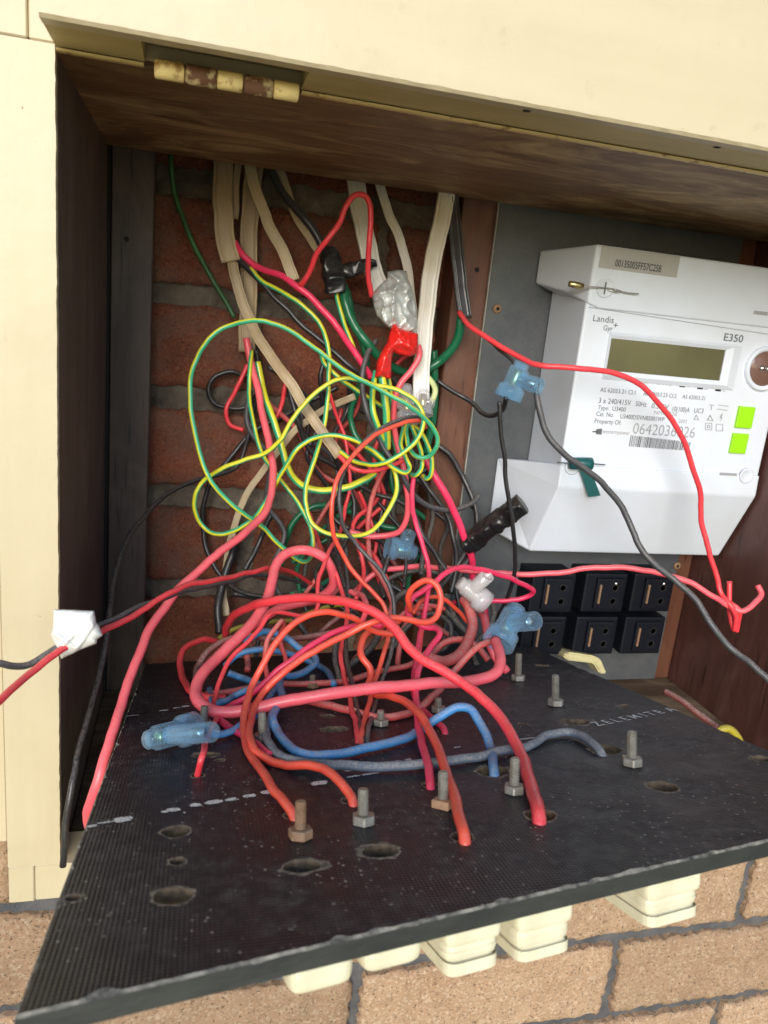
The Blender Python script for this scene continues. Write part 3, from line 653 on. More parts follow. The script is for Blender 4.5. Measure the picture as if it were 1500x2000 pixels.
while u < 1349:
    wd = rs.choice((1.0, 1.0, 1.6, 2.4)); s = (u-1232)/117
    a0, b0 = u+(1-0)*0, u-4
    q.append([(u, 850+s*14), (u+wd, 850.1+s*14), (u+wd-4, 872+s*8.4), (u-4, 871.9+s*8.4)]); u += wd+rs.choice((1.0, 1.3, 1.8))
flatmesh('barcode', q, MT['ink'])
def tri(u, v_, s): return [[(u, v_-s), (u+s, v_+s), (u+s*0.6, v_+s*0.75), (u, v_-s*0.4)], [(u, v_-s), (u, v_-s*0.4), (u-s*0.6, v_+s*0.6), (u-s, v_+s*0.7)], [(u-s, v_+s*0.7), (u-s*0.6, v_+s*0.5), (u+s*0.6, v_+s*0.75), (u+s, v_+s)]]
def sq(u, v_, s): return [[(u-s, v_-s), (u+s, v_-s), (u+s, v_-s+1.3), (u-s, v_-s+1.3)], [(u-s, v_+s), (u+s, v_+s), (u+s, v_+s-1.3), (u-s, v_+s-1.3)], [(u-s, v_-s), (u-s+1.3, v_-s), (u-s+1.3, v_+s), (u-s, v_+s)], [(u+s, v_-s), (u+s-1.3, v_-s), (u+s-1.3, v_+s), (u+s, v_+s)]]
flatmesh('printed_symbol', tri(1360, 815, 6)+tri(1387, 816, 7)+[[(1409, 808), (1412, 808), (1409, 815), (1412, 815), (1406, 823), (1408, 816), (1405, 816)]]+sq(1384, 833, 7)+sq(1384, 833, 3)+sq(1405, 835, 7), MT['inkpale'])
flatmesh('printed_symbol', [[(1385, 790), (1395, 791), (1395, 792.5), (1385, 791.5)], [(1389, 791), (1391, 791), (1390, 801), (1388, 801)], [(1403, 790), (1423, 793), (1423, 794.5), (1403, 791.5)], [(1401, 798), (1421, 801), (1421, 802.5), (1401, 799.5)]], MT['inkpale'])
flatmesh('panel_seam', [[(1149, 599), (1500, 652), (1500, 653.6), (1149, 600.6)]], MT['inkpale'], 0.0004)

# ------------------------------------------------------------------ black fuse bases below the meter
kk = 0
names = [['upper left', 'upper middle', 'upper right'], ['lower left', 'lower middle', 'lower right']]
for r in range(2):
    for c_ in range(3):
        ctr = pt((1066, 1166, 1258)[c_]-(0, 18)[r], (1148, 1230)[r], 0.688)-CAM
        x, z = ctr.x, ctr.z
        t = empty('fuse_base', Q(x, 0.706, z-0.021), 'black fuse base below the meter, %s of the six' % names[r][c_], 'fuse base', 'black fuse bases under the meter')
        box('housing', x-0.0245, x+0.0245, 0.672, 0.7062, z-0.0215, z+0.0215, MT['blackplastic'], t, 0.002)
        box('insert', x-0.012, x+0.019, 0.6685, 0.6722, z-0.017, z+0.017, MT['blackplastic'], t, 0.0012)
        box('contact', x-0.0095, x-0.0075, 0.6660, 0.6686, z-0.010, z+0.011, MT['rustbolt'], t, 0.0004, 1)
        for dz in (-0.008, 0.007):
            lathe('screw_well', [(0, 0.0045), (-0.0006, 0.0042), (-0.0004, 0.0030), (0.0, 0.0028)], Q(x+0.009, 0.6684, z+dz), (0, 1, 0), MT['deepblack'], t, 14)
        if r == 0 and c_ > 0: lathe('screw', [(0, 0.0022), (-0.001, 0.0020), (-0.0015, 0.0008)], Q(x+0.009, 0.668, z+0.012), (0, 1, 0), MT['chrome'], t, 10)
        kk += 1
# odds and ends on the floor of the box
pl = empty('plug_base', pt(1145, 1292, 0.66), 'small cream moulded plug base behind the black board', 'plug')
a = [pt(u, v_, 0.66)-CAM for u, v_ in ((1100, 1281), (1110, 1274), (1160, 1281), (1174, 1288), (1186, 1316), (1172, 1316), (1160, 1296), (1108, 1290))]
bm = bmesh.new(); v0 = [bm.verts.new(x+CAM) for x in a]; v1 = [bm.verts.new(x+CAM+Vector((0, 0.02, -0.004))) for x in a]
n = len(a); bm.faces.new(v0); bm.faces.new(list(reversed(v1)))
for i in range(n): bm.faces.new([v0[(i+1) % n], v0[i], v1[i], v1[(i+1) % n]])
bmesh.ops.recalc_face_normals(bm, faces=bm.faces); bmesh.ops.bevel(bm, geom=bm.edges, offset=0.0015, segments=2, affect='EDGES')
bm_mk('moulding', bm, pmat('cream_bakelite', (0.62, 0.56, 0.30), (0.5, 0.44, 0.24), rough=0.35, dust=0.3), parent=pl)
# ------------------------------------------------------------------ the black board, tipped out of the box
d1 = ray(393, 979).normalized(); d2 = ray(3950, 1059).normalized()
BN = d2.cross(d1).normalized()
PA = ray(585, 1635)/F*(0.345*0.95)
def onB(u, v_, h=0.0):
    d = ray(u, v_); return d*((PA.dot(BN)+h)/d.dot(BN)) + CAM
E2 = d1; E1 = E2.cross(BN).normalized(); BO = onB(28, 1985)
def loc2(p):
    q = p-BO; return (q.dot(E1), q.dot(E2), q.dot(BN))
def bl(u, v_): s, t, h = loc2(onB(u, v_)); return Vector((s, t))
def l2w(s, t, h): return BO+E1*s+E2*t+BN*h
SK = 0.1955; BW = 0.387
def edge_t(s): return SK*s
board = empty('mounting_board', BO, 'black woven faced switchboard panel tipped forward with bolts and holes', 'board')
board.matrix_world = Matrix(((E1.x, E2.x, BN.x, BO.x), (E1.y, E2.y, BN.y, BO.y), (E1.z, E2.z, BN.z, BO.z), (0, 0, 0, 1)))
# outline with nicked edges
corners = [Vector((0, 0)), Vector((BW, SK*BW)), Vector((BW, 0.5444)), Vector((0.0023, 0.4684))]
cnt = [260, 150, 60, 200]
outer = []
for k in range(4):
    a, b_ = corners[k], corners[(k+1) % 4]
    for i in range(cnt[k]): outer.append(a.lerp(b_, i/cnt[k]))
def inset_pt(i, d):
    p, q = outer[i-1], outer[(i+1) % len(outer)]; t = (q-p).normalized(); return outer[i]+Vector((-t.y, t.x))*d
inner_l = []
for i, p in enumerate(outer):
    d = 0.0007+0.0005*noise.noise(Vector((p.x*300, p.y*300, 1)))+0.0045*max(0, noise.noise(Vector((p.x*110, p.y*110, 6)))-0.20)
    inner_l.append(inset_pt(i, max(0.0003, d)))
HOLES = [  # u, v, radius m, stretch, rim, seed
 (903, 1634, .0072, 1.0, .002), (1056, 1592, .0100, 1.1, .002), (962, 1506, .0120, 1.1, .003), (1183, 1464, .0125, 1.15, .003), (684, 1563, .0055, 1.1, .0015), (570, 1592, .0055, 1.0, .0015),
 (838, 1532, .0050, 1.0, .001), (706, 1446, .0070, 1.0, .001), (867, 1428, .0050, 1.0, .001), (386, 1514, .0050, 1.0, .001),
 (344, 1624, .0088, 1.0, .0015), (347, 1682, .0046, 1.0, .002), (337, 1750, .0090, 1.15, .003), (143, 1754, .0036, 1.1, .003), (590, 1692, .0080, 1.35, .003), (742, 1662, .0092, 1.2, .004),
 (1294, 1536, .0110, 1.05, .002), (1486, 1482, .0075, 1.3, .002), (1125, 1410, .0095, 1.5, .006), (652, 1424, .0090, 1.3, .003), (402, 1474, .0065, 1.4, .004), (430, 1484, .0030, 1.2, .002),
 (1218, 1379, .0055, 1.3, .003), (640, 1398, .0050, 1.3, .002), (1022, 1414, .0035, 1.2, .002), (1058, 1300, .005, 1.6, .003)]
loops = []
for k, (u, v_, r, st, rim) in enumerate(HOLES):
    c = bl(u, v_); r *= 0.68; rim *= 0.9; rr = random.Random(k); a1, a2 = [], []
    for i in range(28):
        an = 2*math.pi*i/28; q = Vector((math.cos(an)*st, math.sin(an)))
        nz = noise.noise(Vector((math.cos(an)*1.6, math.sin(an)*1.6, k*5.3)))
        nz2 = noise.noise(Vector((math.cos(an)*2.6, math.sin(an)*2.6, k*3.3+50)))
        a1.append(c+q*r*(1+0.12*nz)); a2.append(c+q*(r*(1+0.12*nz)+0.0004+rim*max(0.0, 0.35+1.0*nz2)))
    loops.append((a1, a2, c))
V2 = list(inner_l); Ed = []; n0 = len(V2); Ed += [(i, (i+1) % n0) for i in range(n0)]
for a1, a2, c in loops:
    for lp in (a1, a2):
        b0 = len(V2); V2 += lp; Ed += [(b0+i, b0+(i+1) % len(lp)) for i in range(len(lp))]
ov, oe, of, *_ = geometry.delaunay_2d_cdt(V2, Ed, [], 1, 1e-7)
def inpoly(p, P):
    c = False; j = len(P)-1
    for i in range(len(P)):
        if (P[i].y > p.y) != (P[j].y > p.y) and p.x < (P[j].x-P[i].x)*(p.y-P[i].y)/(P[j].y-P[i].y)+P[i].x: c = not c
        j = i
    return c
bv = [(p.x, p.y, 0.0) for p in ov]; bf, bmi = [], []
TH = 0.0076
for t in of:
    c = (ov[t[0]]+ov[t[1]]+ov[t[2]])/3; k = 0; skip = False
    for a1, a2, cc in loops:
        if (c-cc).length < 0.03:
            if inpoly(c, a1): skip = True; break
            if inpoly(c, a2): k = 1
    if not skip:
        a, b_, d = ov[t[0]], ov[t[1]], ov[t[2]]
        if (b_-a).cross(d-a) < 0: t = [t[0], t[2], t[1]]
        bf.append(list(t)); bmi.append(k)
def wallring(top, z0, z1, m, flip=False, z0s=None):
    b0 = len(bv); n = len(top)
    for p in top: bv.append((p.x, p.y, z0))
    for p in top: bv.append((p.x, p.y, z1))
    for i in range(n):
        q = [b0+i, b0+(i+1) % n, b0+n+(i+1) % n, b0+n+i]
        bf.append(q[::-1] if not flip else q); bmi.append(m)
# bevelled chipped arris, cut edge, underside
b0 = len(bv); n = len(outer)
for p in inner_l: bv.append((p.x, p.y, 0.0))
for i, p in enumerate(outer): bv.append((p.x, p.y, -0.0009-0.0008*max(0, noise.noise(Vector((p.x*200, p.y*200, 3))))))
for p in outer: bv.append((p.x, p.y, -TH))
for i in range(n):
    j = (i+1) % n
    bf.append([b0+j, b0+i, b0+n+i, b0+n+j]); bmi.append(2)
    bf.append([b0+n+j, b0+n+i, b0+2*n+i, b0+2*n+j]); bmi.append(3)
nt_ = len(bf)-2*n; bu = len(bv)
for p in ov: bv.append((p.x, p.y, -TH+0.0001))
for t in [x for x in bf[:nt_]]: bf.append([bu+t[2], bu+t[1], bu+t[0]]); bmi.append(3)
for k, (a1, a2, c) in enumerate(loops):
    wallring(a1, 0.0, -TH+0.0002, 4, True)
panel = mk('panel', bv, bf, [MT['board'], MT['holerim'], MT['boardchip'], MT['boardside'], MT['holewall']], parent=board, local=True, midx=bmi)
# bolts
def hexnut(s, t, h0, h1, r, parent, m, rot, sides=6):
    bm = bmesh.new()
    lo = [bm.verts.new((s+r*math.cos(rot+2*math.pi*k/sides), t+r*math.sin(rot+2*math.pi*k/sides), h0)) for k in range(sides)]
    hi = [bm.verts.new((s+r*math.cos(rot+2*math.pi*k/sides), t+r*math.sin(rot+2*math.pi*k/sides), h1)) for k in range(sides)]
    bm.faces.new(lo[::-1]); bm.faces.new(hi)
    for k in range(sides): bm.faces.new([lo[k], lo[(k+1) % sides], hi[(k+1) % sides], hi[k]])
    bmesh.ops.bevel(bm, geom=[e for e in bm.edges], offset=0.0005, segments=1, affect='EDGES')
    return bm_mk('nut', bm, m, parent=parent, local=True)
BOLTS = [((587, 1634), (580, 1562), 'rustbolt', 'rustbolt', 6, 1.0), ((710, 1606), (705, 1540), 'zinc', 'zinc', 6, 1.0), ((866, 1574), (858, 1506), 'zinc', 'coppernut', 4, 1.0), ((1004, 1546), (994, 1480), 'zinc', 'zinc', 6, 1.0),
 ((1234, 1492), (1228, 1428), 'zinc', 'zinc', 6, 1.1), ((1085, 1375), (1079, 1319), 'zinc', 'zinc', 6, 1.1), ((1012, 1326), (1006, 1277), 'zinc', 'zinc', 6, 1.1), ((744, 1414), (746, 1388), 'zinc', 'zinc', 6, 1.0),
 ((512, 1444), (518, 1390), 'zinc', 'zinc', 6, 1.0), ((398, 1418), (384, 1378), 'zinc', 'rustbolt', 6, 1.0), ((610, 1340), (609, 1318), 'zinc', 'rustbolt', 6, 1.0), ((856, 1388), (847, 1368), 'zinc', 'zinc', 6, 1.0)]
for k, (bs_, tp, mt, mn, sides, sz) in enumerate(BOLTS):
    base = bl(bs_[0], bs_[1]+3); best = (1e9, 0)
    for i in range(60):
        h = 0.008+i*0.0006; p = proj(l2w(base.x, base.y, h)); e = abs(p[1]-tp[1])
        if e < best[0]: best = (e, h)
    h = min(max(best[1], 0.010), 0.030)
    R0 = 0.00265*sz; nr = int(h/0.00055); vv, ff = [], []
    tilt = Vector((random.uniform(-.03, .03), random.uniform(-.03, .03)))
    for i in range(nr+1):
        z = 0.001+(h-0.001)*i/nr
        for q in range(10):
            an = 2*math.pi*q/10; r = R0*(1.0 if (i+q/10*2) % 2 < 1 else 0.72)
            if i >= nr-1: r *= 0.86
            vv.append((base.x+r*math.cos(an)+tilt.x*z, base.y+r*math.sin(an)+tilt.y*z, z))
    for i in range(nr):
        for q in range(10): ff.append([i*10+q, i*10+(q+1) % 10, (i+1)*10+(q+1) % 10, (i+1)*10+q])
    ff.append([nr*10+q for q in range(10)])
    bo = mk('bolt', vv, ff, MT[mt], parent=board, local=True)
    hexnut(base.x, base.y, 0.0002, 0.0043*sz, 0.0056*sz*(1.15 if sides == 4 else 1), bo, MT[mn], random.random(), sides)
# worn white printing: two lines across the board
def blob(s, t, ln, wd, seed, h=0.00025):
    vv = []; dr = Vector((1, SK)).normalized(); pr = Vector((-dr.y, dr.x)); n = 18
    for i in range(n):
        an = 2*math.pi*i/n; k = 1+0.45*noise.noise(Vector((math.cos(an)*2, math.sin(an)*2, seed*4.1)))
        sgn = lambda x: math.copysign(abs(x)**0.6, x)
        p = Vector((s, t))+dr*(ln/2*sgn(math.cos(an))*k)+pr*(wd/2*sgn(math.sin(an))*k); vv.append((p.x, p.y, h))
    return vv
marks = [(180, 1614, .004, .002), (207, 1607, .007, .0012), (240, 1601, .008, .004), (322, 1586, .003, .002), (340, 1582, .006, .003), (382, 1573, .005, .003), (418, 1567, .0075, .0033), (452, 1562, .006, .0026), (487, 1555, .006, .003),
 (528, 1547, .009, .0034), (624, 1530, .0085, .0040), (690, 1517, .007, .0014), (724, 1512, .010, .0016), (680, 1506, .004, .002), (715, 1503, .003, .003), (775, 1488, .006, .0018), (797, 1484, .004, .002), (893, 1460, .004, .0014), (360, 1588, .001, .001),
 (320, 1388, .006, .002), (345, 1383, .005, .0018), (362, 1380, .005, .003), (386, 1374, .004, .003), (260, 1398, .008, .0012), (1030, 1443, .012, .0016), (1085, 1432, .012, .0020), (1060, 1437, .005, .0012)]
mv2, mf2 = [], []
for k, (u, v_, ln, wd) in enumerate(marks):
    c = bl(u, v_); b = blob(c.x, c.y, ln*1.05, wd*1.35, k); mk('worn_print', b, [list(range(len(b)))], MT['wornprint'], parent=board, local=True)
def btext(s, u0, v0, u1, v1, h):
    cu = bpy.data.curves.new('t', 'FONT'); cu.body = s; cu.size = 1.0; cu.fill_mode = 'FRONT'; cu.resolution_u = 3; cu.offset = 0.01
    tmp = bpy.data.objects.new('t', cu); col.objects.link(tmp)
    me = bpy.data.meshes.new_from_object(tmp.evaluated_get(bpy.context.evaluated_depsgraph_get()))
    bpy.data.objects.remove(tmp); bpy.data.curves.remove(cu)
    a, b_ = bl(u0, v0), bl(u1, v1); dr = (b_-a); L_ = dr.length; dr.normalize(); pr = Vector((-dr.y, dr.x))
    xs = [q.co.x for q in me.vertices]; mn, mx = min(xs), max(xs)
    for q in me.vertices:
        p = a+dr*((q.co.x-mn)/(mx-mn)*L_)+pr*(q.co.y*h/0.7); q.co = Vector((p.x, p.y, 0.0003))
    me.materials.clear(); me.materials.append(MT['wornprint']); me.update()
    o = bpy.data.objects.new('worn_print', me); col.objects.link(o); o.parent = board; return o
btext('Z E L E M I T E  A', 1168, 1419, 1325, 1388, 0.0085)
# porcelain fuse holders under the front edge
def fuse(uc, vb, wpx, tiers, tin):
    c0 = bl(uc, 1800); s = c0.x
    for _ in range(6):                                     # find s so that the bottom front shows at (uc, vb)
        t = edge_t(s)+tin; d = ray(uc, vb); nrm = E2; tt = ((BO-CAM).dot(nrm)+t)/d.dot(nrm); p = d*tt+CAM; s, _t, h = loc2(p)
    wd = wpx*depth(p)/F
    root = bpy.data.objects.new('fuse_holder', None); col.objects.link(root); root.parent = board; root.location = (s, t, -TH)
    H = -TH-h                                              # height from underside to the bottom
    ang = math.atan(SK)
    def rot(o): o.rotation_euler = (0, 0, ang)
    zz = 0.0; nT = len(tiers)
    for k, (fh, ws, ds) in enumerate(tiers):
        z1 = -H*zz - (0.0 if k else 0.0002); zz += fh; z0 = -H*zz - (0.0028 if k < nT-1 else 0)
        bm = boxbm(-wd/2*ws, wd/2*ws, 0.004*(1-ds)*2, 0.045, z0, z1, (0.0040 if k == 0 else 0.0058), 5)
        o = bm_mk(('base', 'body', 'carrier')[min(k, 2)], bm, MT['porcelain'], parent=root, local=True, smooth=False); rot(o)
    return root
T3 = [(0.50, 1.0, 1.0), (0.26, 0.97, 0.86), (0.24, 0.94, 0.95)]
fuse(632, 1942, 136, [(0.45, .9, .7), (0.55, 1.0, 1.0)], 0.022); fuse(772, 1898, 130, [(0.45, .9, .7), (0.55, 1.0, 1.0)], 0.022)
fuse(928, 1905, 128, T3, 0.016); fuse(1068, 1878, 134, T3, 0.016); fuse(1320, 1808, 142, T3, 0.014)
# ------------------------------------------------------------------ wires
XF = {'P': (0, 0, 1), 'U': (300, 300, .4), 'M': (300, 700, .4), 'T': (300, 1050, .4), 'V': (800, 1050, .46667), 'A': (340, 1040, .2), 'B': (340, 1300, .2), 'C': (600, 1040, .2), 'D': (600, 1300, .2), 'K': (720, 720, .16)}
def on_board(p):
    s, t, h = loc2(p); return -0.004 < s < BW+0.004 and edge_t(s)-0.004 < t < 0.4684+SK*s
def wire(label, m, wpx, tr, pts, group='tangled building wires', name='electrical_wire', striped=False, prof=None, cat='wire', twist=None, per=9, clampb=True):
    ox, oy, k = XF[tr]; P = []; Ys = []
    for q in pts:
        u, v_ = ox+q[0]*k, oy+q[1]*k; Ys.append((u, v_, q[2] if len(q) > 2 else None, q[3] if len(q) > 3 else 0.0))
    # fill in the distances between the points where one is given
    idx = [i for i, y in enumerate(Ys) if y[2] is not None]
    vals = {i: (onB(Ys[i][0], Ys[i][1]).y if Ys[i][2] == 'B' else Ys[i][2]) for i in idx}
    for i, y in enumerate(Ys):
        if i in vals: Y = vals[i]
        else:
            lo = [j for j in idx if j < i]; hi = [j for j in idx if j > i]
            if not lo: Y = vals[hi[0]]
            elif not hi: Y = vals[lo[-1]]
            else: a, b_ = lo[-1], hi[0]; Y = vals[a]+(vals[b_]-vals[a])*(i-a)/(b_-a)
        P.append(pt(y[0], y[1], Y))
    Z = sum(depth(p) for p in P)/len(P); Z = 0.35*Z+0.65*min(depth(p) for p in P); r = wpx*0.5*Z/F
    ends = [Ys[0][2] == 'B', Ys[-1][2] == 'B']
    for i, p in enumerate(P):
        if (i == 0 and ends[0]) or (i == len(P)-1 and ends[1]): continue
        h = loc2(p)[2]
        if clampb and h < r+0.0008 and on_board(p):
            d = (p-CAM).normalized(); P[i] = p+d*((r+0.0008-h)/d.dot(BN))
    if ends[0]: P.insert(0, P[0]-BN*0.016)
    if ends[1]: P.append(P[-1]-BN*0.016)
    C = catmull(P, per); n = len(C); sd = random.random()*100
    for i, c in enumerate(C):
        s, t, h = loc2(c)
        e = min(i if ends[0] else 99, n-1-i if ends[1] else 99)
        if clampb and e > per*1.9 and h < r+0.0004 and h > -0.05 and on_board(c) and tr: C[i] = c+BN*(r+0.0004-h)
        lim = 0.742-r
        if C[i].y > lim: C[i].y = lim
    for i in range(n):
        q = C[i]*45; C[i] = C[i]+Vector((noise.noise(q+Vector((sd, 0, 0))), noise.noise(q+Vector((0, sd, 0))), noise.noise(q+Vector((0, 0, sd)))))*0.0012
        q = C[i]*130; C[i] = C[i]+Vector((noise.noise(q+Vector((sd, 3, 0))), noise.noise(q+Vector((7, sd, 0))), noise.noise(q+Vector((0, 5, sd)))))*0.00035
    if prof: o = tube(name, C, prof(r), WM[m] if not isinstance(m, list) else m, ref=Vector((0, 1, 0.0)))
    elif striped:
        mats = [WM['yellow'], WM['green']] if m == 'gy' else [WM[x] for x in m]
        o = tube(name, C, circ(r, 14), mats, striper=lambda j, k: 0 if (j < 4 or j >= 11) else 1, ref=Vector((0, 1, 0)), twist=(random.uniform(0.3, 1.2)*random.choice((-1, 1))))
    else: o = tube(name, C, circ(r, 12), WM[m])
    return tag(o, label, cat, group)
def flatprof(r):        # flat twin sheath: three soft ribs, as wide as 2r
    out = []; n = 40; th = r*0.42
    for k in range(n):
        a = 2*math.pi*k/n; x = math.copysign(abs(math.cos(a))**0.75, math.cos(a))*r
        y = math.copysign(abs(math.sin(a))**0.55, math.sin(a))*th*(0.82+0.22*math.cos(4*math.pi*x/r))
        out.append((x, y))
    return out
def cable(label, m, wpx, tr, pts, **k):
    return wire(label, m, wpx, tr, pts, group='sheathed supply cables', name='flat_cable', prof=flatprof, cat='cable', **k)

# sheathed cables coming down from behind the head
cable('wide tan flat cable, left edge of the bundle at upper left', 'tan', 38, 'U', [(338, -60, .735), (338, 60, .735), (336, 250, .725), (350, 400, .72), (378, 525, .715)])
cable('tan flat cable swinging down right to a split end among green loops', 'tan', 21, 'U', [(372, 470, .722), (395, 590, .715), (440, 740, .71), (500, 880, .70), (560, 970, .69), (640, 1085, .675), (740, 1240, .66), (810, 1340, .65), (905, 1480, .64)])
cable('straight tan flat cable hanging behind the bundle at upper left', 'tan', 34, 'U', [(500, -60, .742), (485, 100, .742), (470, 300, .74), (465, 600, .738), (458, 800, .736), (452, 965, .735)])
cable('narrow tan cable between the two wide tan cables', 'tan', 14, 'U', [(425, -40, .735), (412, 80, .735), (400, 200, .735), (398, 320, .735)])
cable('cream cable turning white towards its cut end near the green loop', 'cream', 22, 'U', [(455, -30, .725), (475, 90, .72), (530, 260, .71), (590, 400, .70), (645, 500, .69), (685, 620, .685)])
cable('thin cream cable beside the black cable into black tape', 'cream', 17, 'U', [(590, -10, .735), (630, 120, .73), (700, 310, .72), (765, 420, .71), (815, 490, .70)])
wire('thick black cable running down into the black taped joint', 'blacksheath', 17, 'U', [(545, -20, .715), (575, 80, .715), (630, 190, .71), (720, 300, .70), (790, 390, .695), (850, 500, .69)], group='sheathed supply cables', cat='cable')
cable('broad white flat cable passing behind the red hoop', 'white', 36, 'U', [(965, 30, .725), (985, 130, .725), (1010, 300, .715), (1045, 450, .70), (1085, 610, .69), (1150, 740, .685)])
cable('slender yellowed cable behind the silver tape', 'white', 18, 'U', [(1080, 60, .735), (1105, 160, .735), (1150, 300, .73), (1205, 430, .725), (1245, 600, .72), (1270, 780, .715), (1290, 900, .71)])
cable('long white flat cable hanging right of the silver tape', 'white', 34, 'U', [(1450, 80, .70), (1430, 210, .70), (1388, 400, .695), (1350, 600, .69), (1325, 830, .685), (1312, 1000, .68), (1305, 1160, .675), (1300, 1220, .675)])
cable('black flat cable beside the post above the red meter wire', 'blacksheath', 27, 'P', [(880, 360, .70), (886, 420, .70), (893, 490, .695), (899, 560, .69), (908, 622, .685)])
cable('pale cable sloping down left behind the green loops', 'cream', 13, 'M', [(985, 180, .70), (900, 215, .705), (800, 270, .71), (700, 345, .715), (620, 435, .72), (550, 525, .725), (480, 620, .725), (430, 720, .725), (385, 850, .725), (355, 980, .725), (342, 1140, .72), (355, 1260, .71)])

# yellow and green earth wires
GYG = 'yellow and green earth wires'
wire('mottled old green wire alone at the left of the brickwork', 'oldgreen', 10, 'P', [(331, 270, .735), (334, 320, .735), (342, 380, .735), (366, 450, .73), (400, 520, .725), (430, 570, .72), (458, 620, .715)], group=GYG)
wire('largest green and yellow loop, sweeping from upper left to the clear connector', 'gy', 9.2, 'M', [(478, -40, .71), (465, 80, .70), (470, 210, .70), (490, 330, .70), (525, 450, .69), (580, 540, .68), (640, 620, .67), (710, 710, .665), (755, 800, .66), (775, 900, .655), (768, 970, .645), (740, 995, .635), (690, 975, .63), (620, 910, .63), (540, 830, .63), (440, 760, .625), (360, 690, .625), (290, 610, .625), (240, 500, .63), (205, 380, .635), (185, 250, .64), (180, 120, .645), (200, 30, .65), (260, -80, .65), (350, -150, .65), (450, -182, .645), (540, -182, .64), (640, -150, .635), (760, -70, .63), (850, 0, .625), (960, 75, .62), (1100, 150, .615), (1230, 220, .61), (1330, 300, .61), (1385, 385, .61), (1383, 440, .61), (1345, 485, .615), (1290, 480, .62), (1245, 430, .63), (1232, 370, .64), (1238, 320, .65)], group=GYG, striped=True, per=7)
wire('yellow and green wire making the left loop and the small upper loop', 'gy', 9.2, 'M', [(1222, 330, .65), (1208, 420, .64), (1235, 490, .63), (1252, 530, .625), (1232, 556, .62), (1190, 545, .62), (1130, 500, .62), (1060, 440, .62), (960, 395, .62), (850, 375, .625), (760, 400, .63), (690, 460, .63), (640, 530, .635), (590, 620, .64), (540, 710, .64), (480, 790, .645), (400, 840, .65), (310, 855, .655), (240, 820, .66), (200, 750, .66), (200, 670, .66), (240, 600, .66), (330, 540, .655), (430, 500, .65), (540, 465, .645), (620, 400, .64), (670, 310, .64), (740, 220, .64), (830, 140, .64), (920, 103, .64), (1000, 106, .635), (1060, 125, .63), (1180, 150, .625), (1270, 200, .62), (1310, 265, .615), (1308, 340, .61), (1270, 410, .61), (1200, 470, .61), (1130, 510, .612), (1050, 520, .62), (970, 497, .63), (912, 452, .64)], group=GYG, striped=True, per=7)
wire('thick yellow and green earth cable curving under the loops', 'gy', 14, 'M', [(505, 20, .715), (525, 120, .71), (550, 210, .70), (590, 320, .69), (620, 410, .685), (640, 500, .68), (680, 580, .67), (750, 632, .66), (840, 645, .655), (930, 632, .65), (1020, 594, .65), (1080, 560, .655)], group=GYG, striped=True, twist=8)
wire('yellow and green wire forming the round loop in the middle', 'gy', 9.2, 'U', [(470, 560, .71), (530, 625, .70), (620, 672, .69), (720, 735, .68), (800, 815, .675), (840, 900, .67), (856, 1000, .665), (852, 1100, .66), (845, 1250, .655), (825, 1370, .65), (790, 1480, .64), (760, 1560, .635), (740, 1640, .63), (740, 1720, .625), (770, 1800, .62), (840, 1850, .615), (930, 1870, .612), (1030, 1855, .612), (1110, 1800, .615), (1165, 1710, .62), (1187, 1630, .625), (1178, 1550, .63), (1150, 1490, .635)], group=GYG, striped=True, per=7)
wire('yellow and green wire leaving the red tape on the left', 'gy', 12, 'M', [(1085, 60, .665), (1075, 120, .66), (1063, 190, .655), (1072, 270, .65), (1100, 345, .65), (1132, 410, .655)], group=GYG, striped=True, twist=6)
wire('thick yellow and green cable leaving the middle of the red tape', 'gy', 15, 'M', [(1112, 60, .66), (1122, 130, .655), (1132, 230, .65), (1138, 330, .65), (1140, 440, .655)], group=GYG, striped=True, twist=5)
wire('thin yellow and green wire leaving the red tape on the right', 'gy', 9, 'M', [(1142, 60, .67), (1152, 120, .67), (1158, 220, .67), (1165, 330, .67), (1175, 420, .67), (1190, 470, .665)], group=GYG, striped=True)
wire('short yellow and green strand curling below the clear connector', 'gy', 9, 'K', [(520, 690, .655), (560, 800, .65), (610, 920, .64), (645, 1020, .635), (655, 1130, .63), (640, 1230, .63), (590, 1290, .632), (530, 1290, .64)], group=GYG, striped=True)
wire('green strand curling lowest below the clear connector', 'gy', 9.2, 'K', [(540, 690, .66), (620, 760, .65), (680, 850, .645), (730, 960, .64), (765, 1080, .635), (775, 1200, .635), (755, 1310, .637), (710, 1345, .64), (660, 1310, .65)], group=GYG, striped=True, twist=4)
wire('pale yellow green wire bowed right of the clear connector', 'palegreen', 11, 'K', [(600, -60, .69), (640, 10, .685), (720, 100, .68), (785, 190, .675), (805, 280, .67), (780, 370, .67), (735, 430, .675)], group=GYG)
wire('yellow green strand crossing just above the middle loops', 'gy', 9, 'M', [(820, -20, .67), (835, 30, .67), (900, 90, .665), (980, 150, .665), (1060, 200, .665), (1120, 240, .67)], group=GYG, striped=True)
wire('short green and yellow wire leaving the black tape', 'gy', 9, 'U', [(885, 640, .69), (900, 730, .685), (930, 830, .68), (965, 920, .675), (990, 1000, .67)], group=GYG, striped=True)
DG = 'dark green wires'
wire('thick dark green cable leaving the black tape', 'darkgreen', 18, 'U', [(925, 640, .69), (938, 730, .685), (985, 850, .68), (1050, 930, .675), (1100, 985, .68), (1170, 1040, .69), (1240, 1070, .70), (1320, 1060, .70), (1390, 1020, .70), (1450, 960, .695), (1490, 880, .69), (1505, 790, .688)], group=DG)
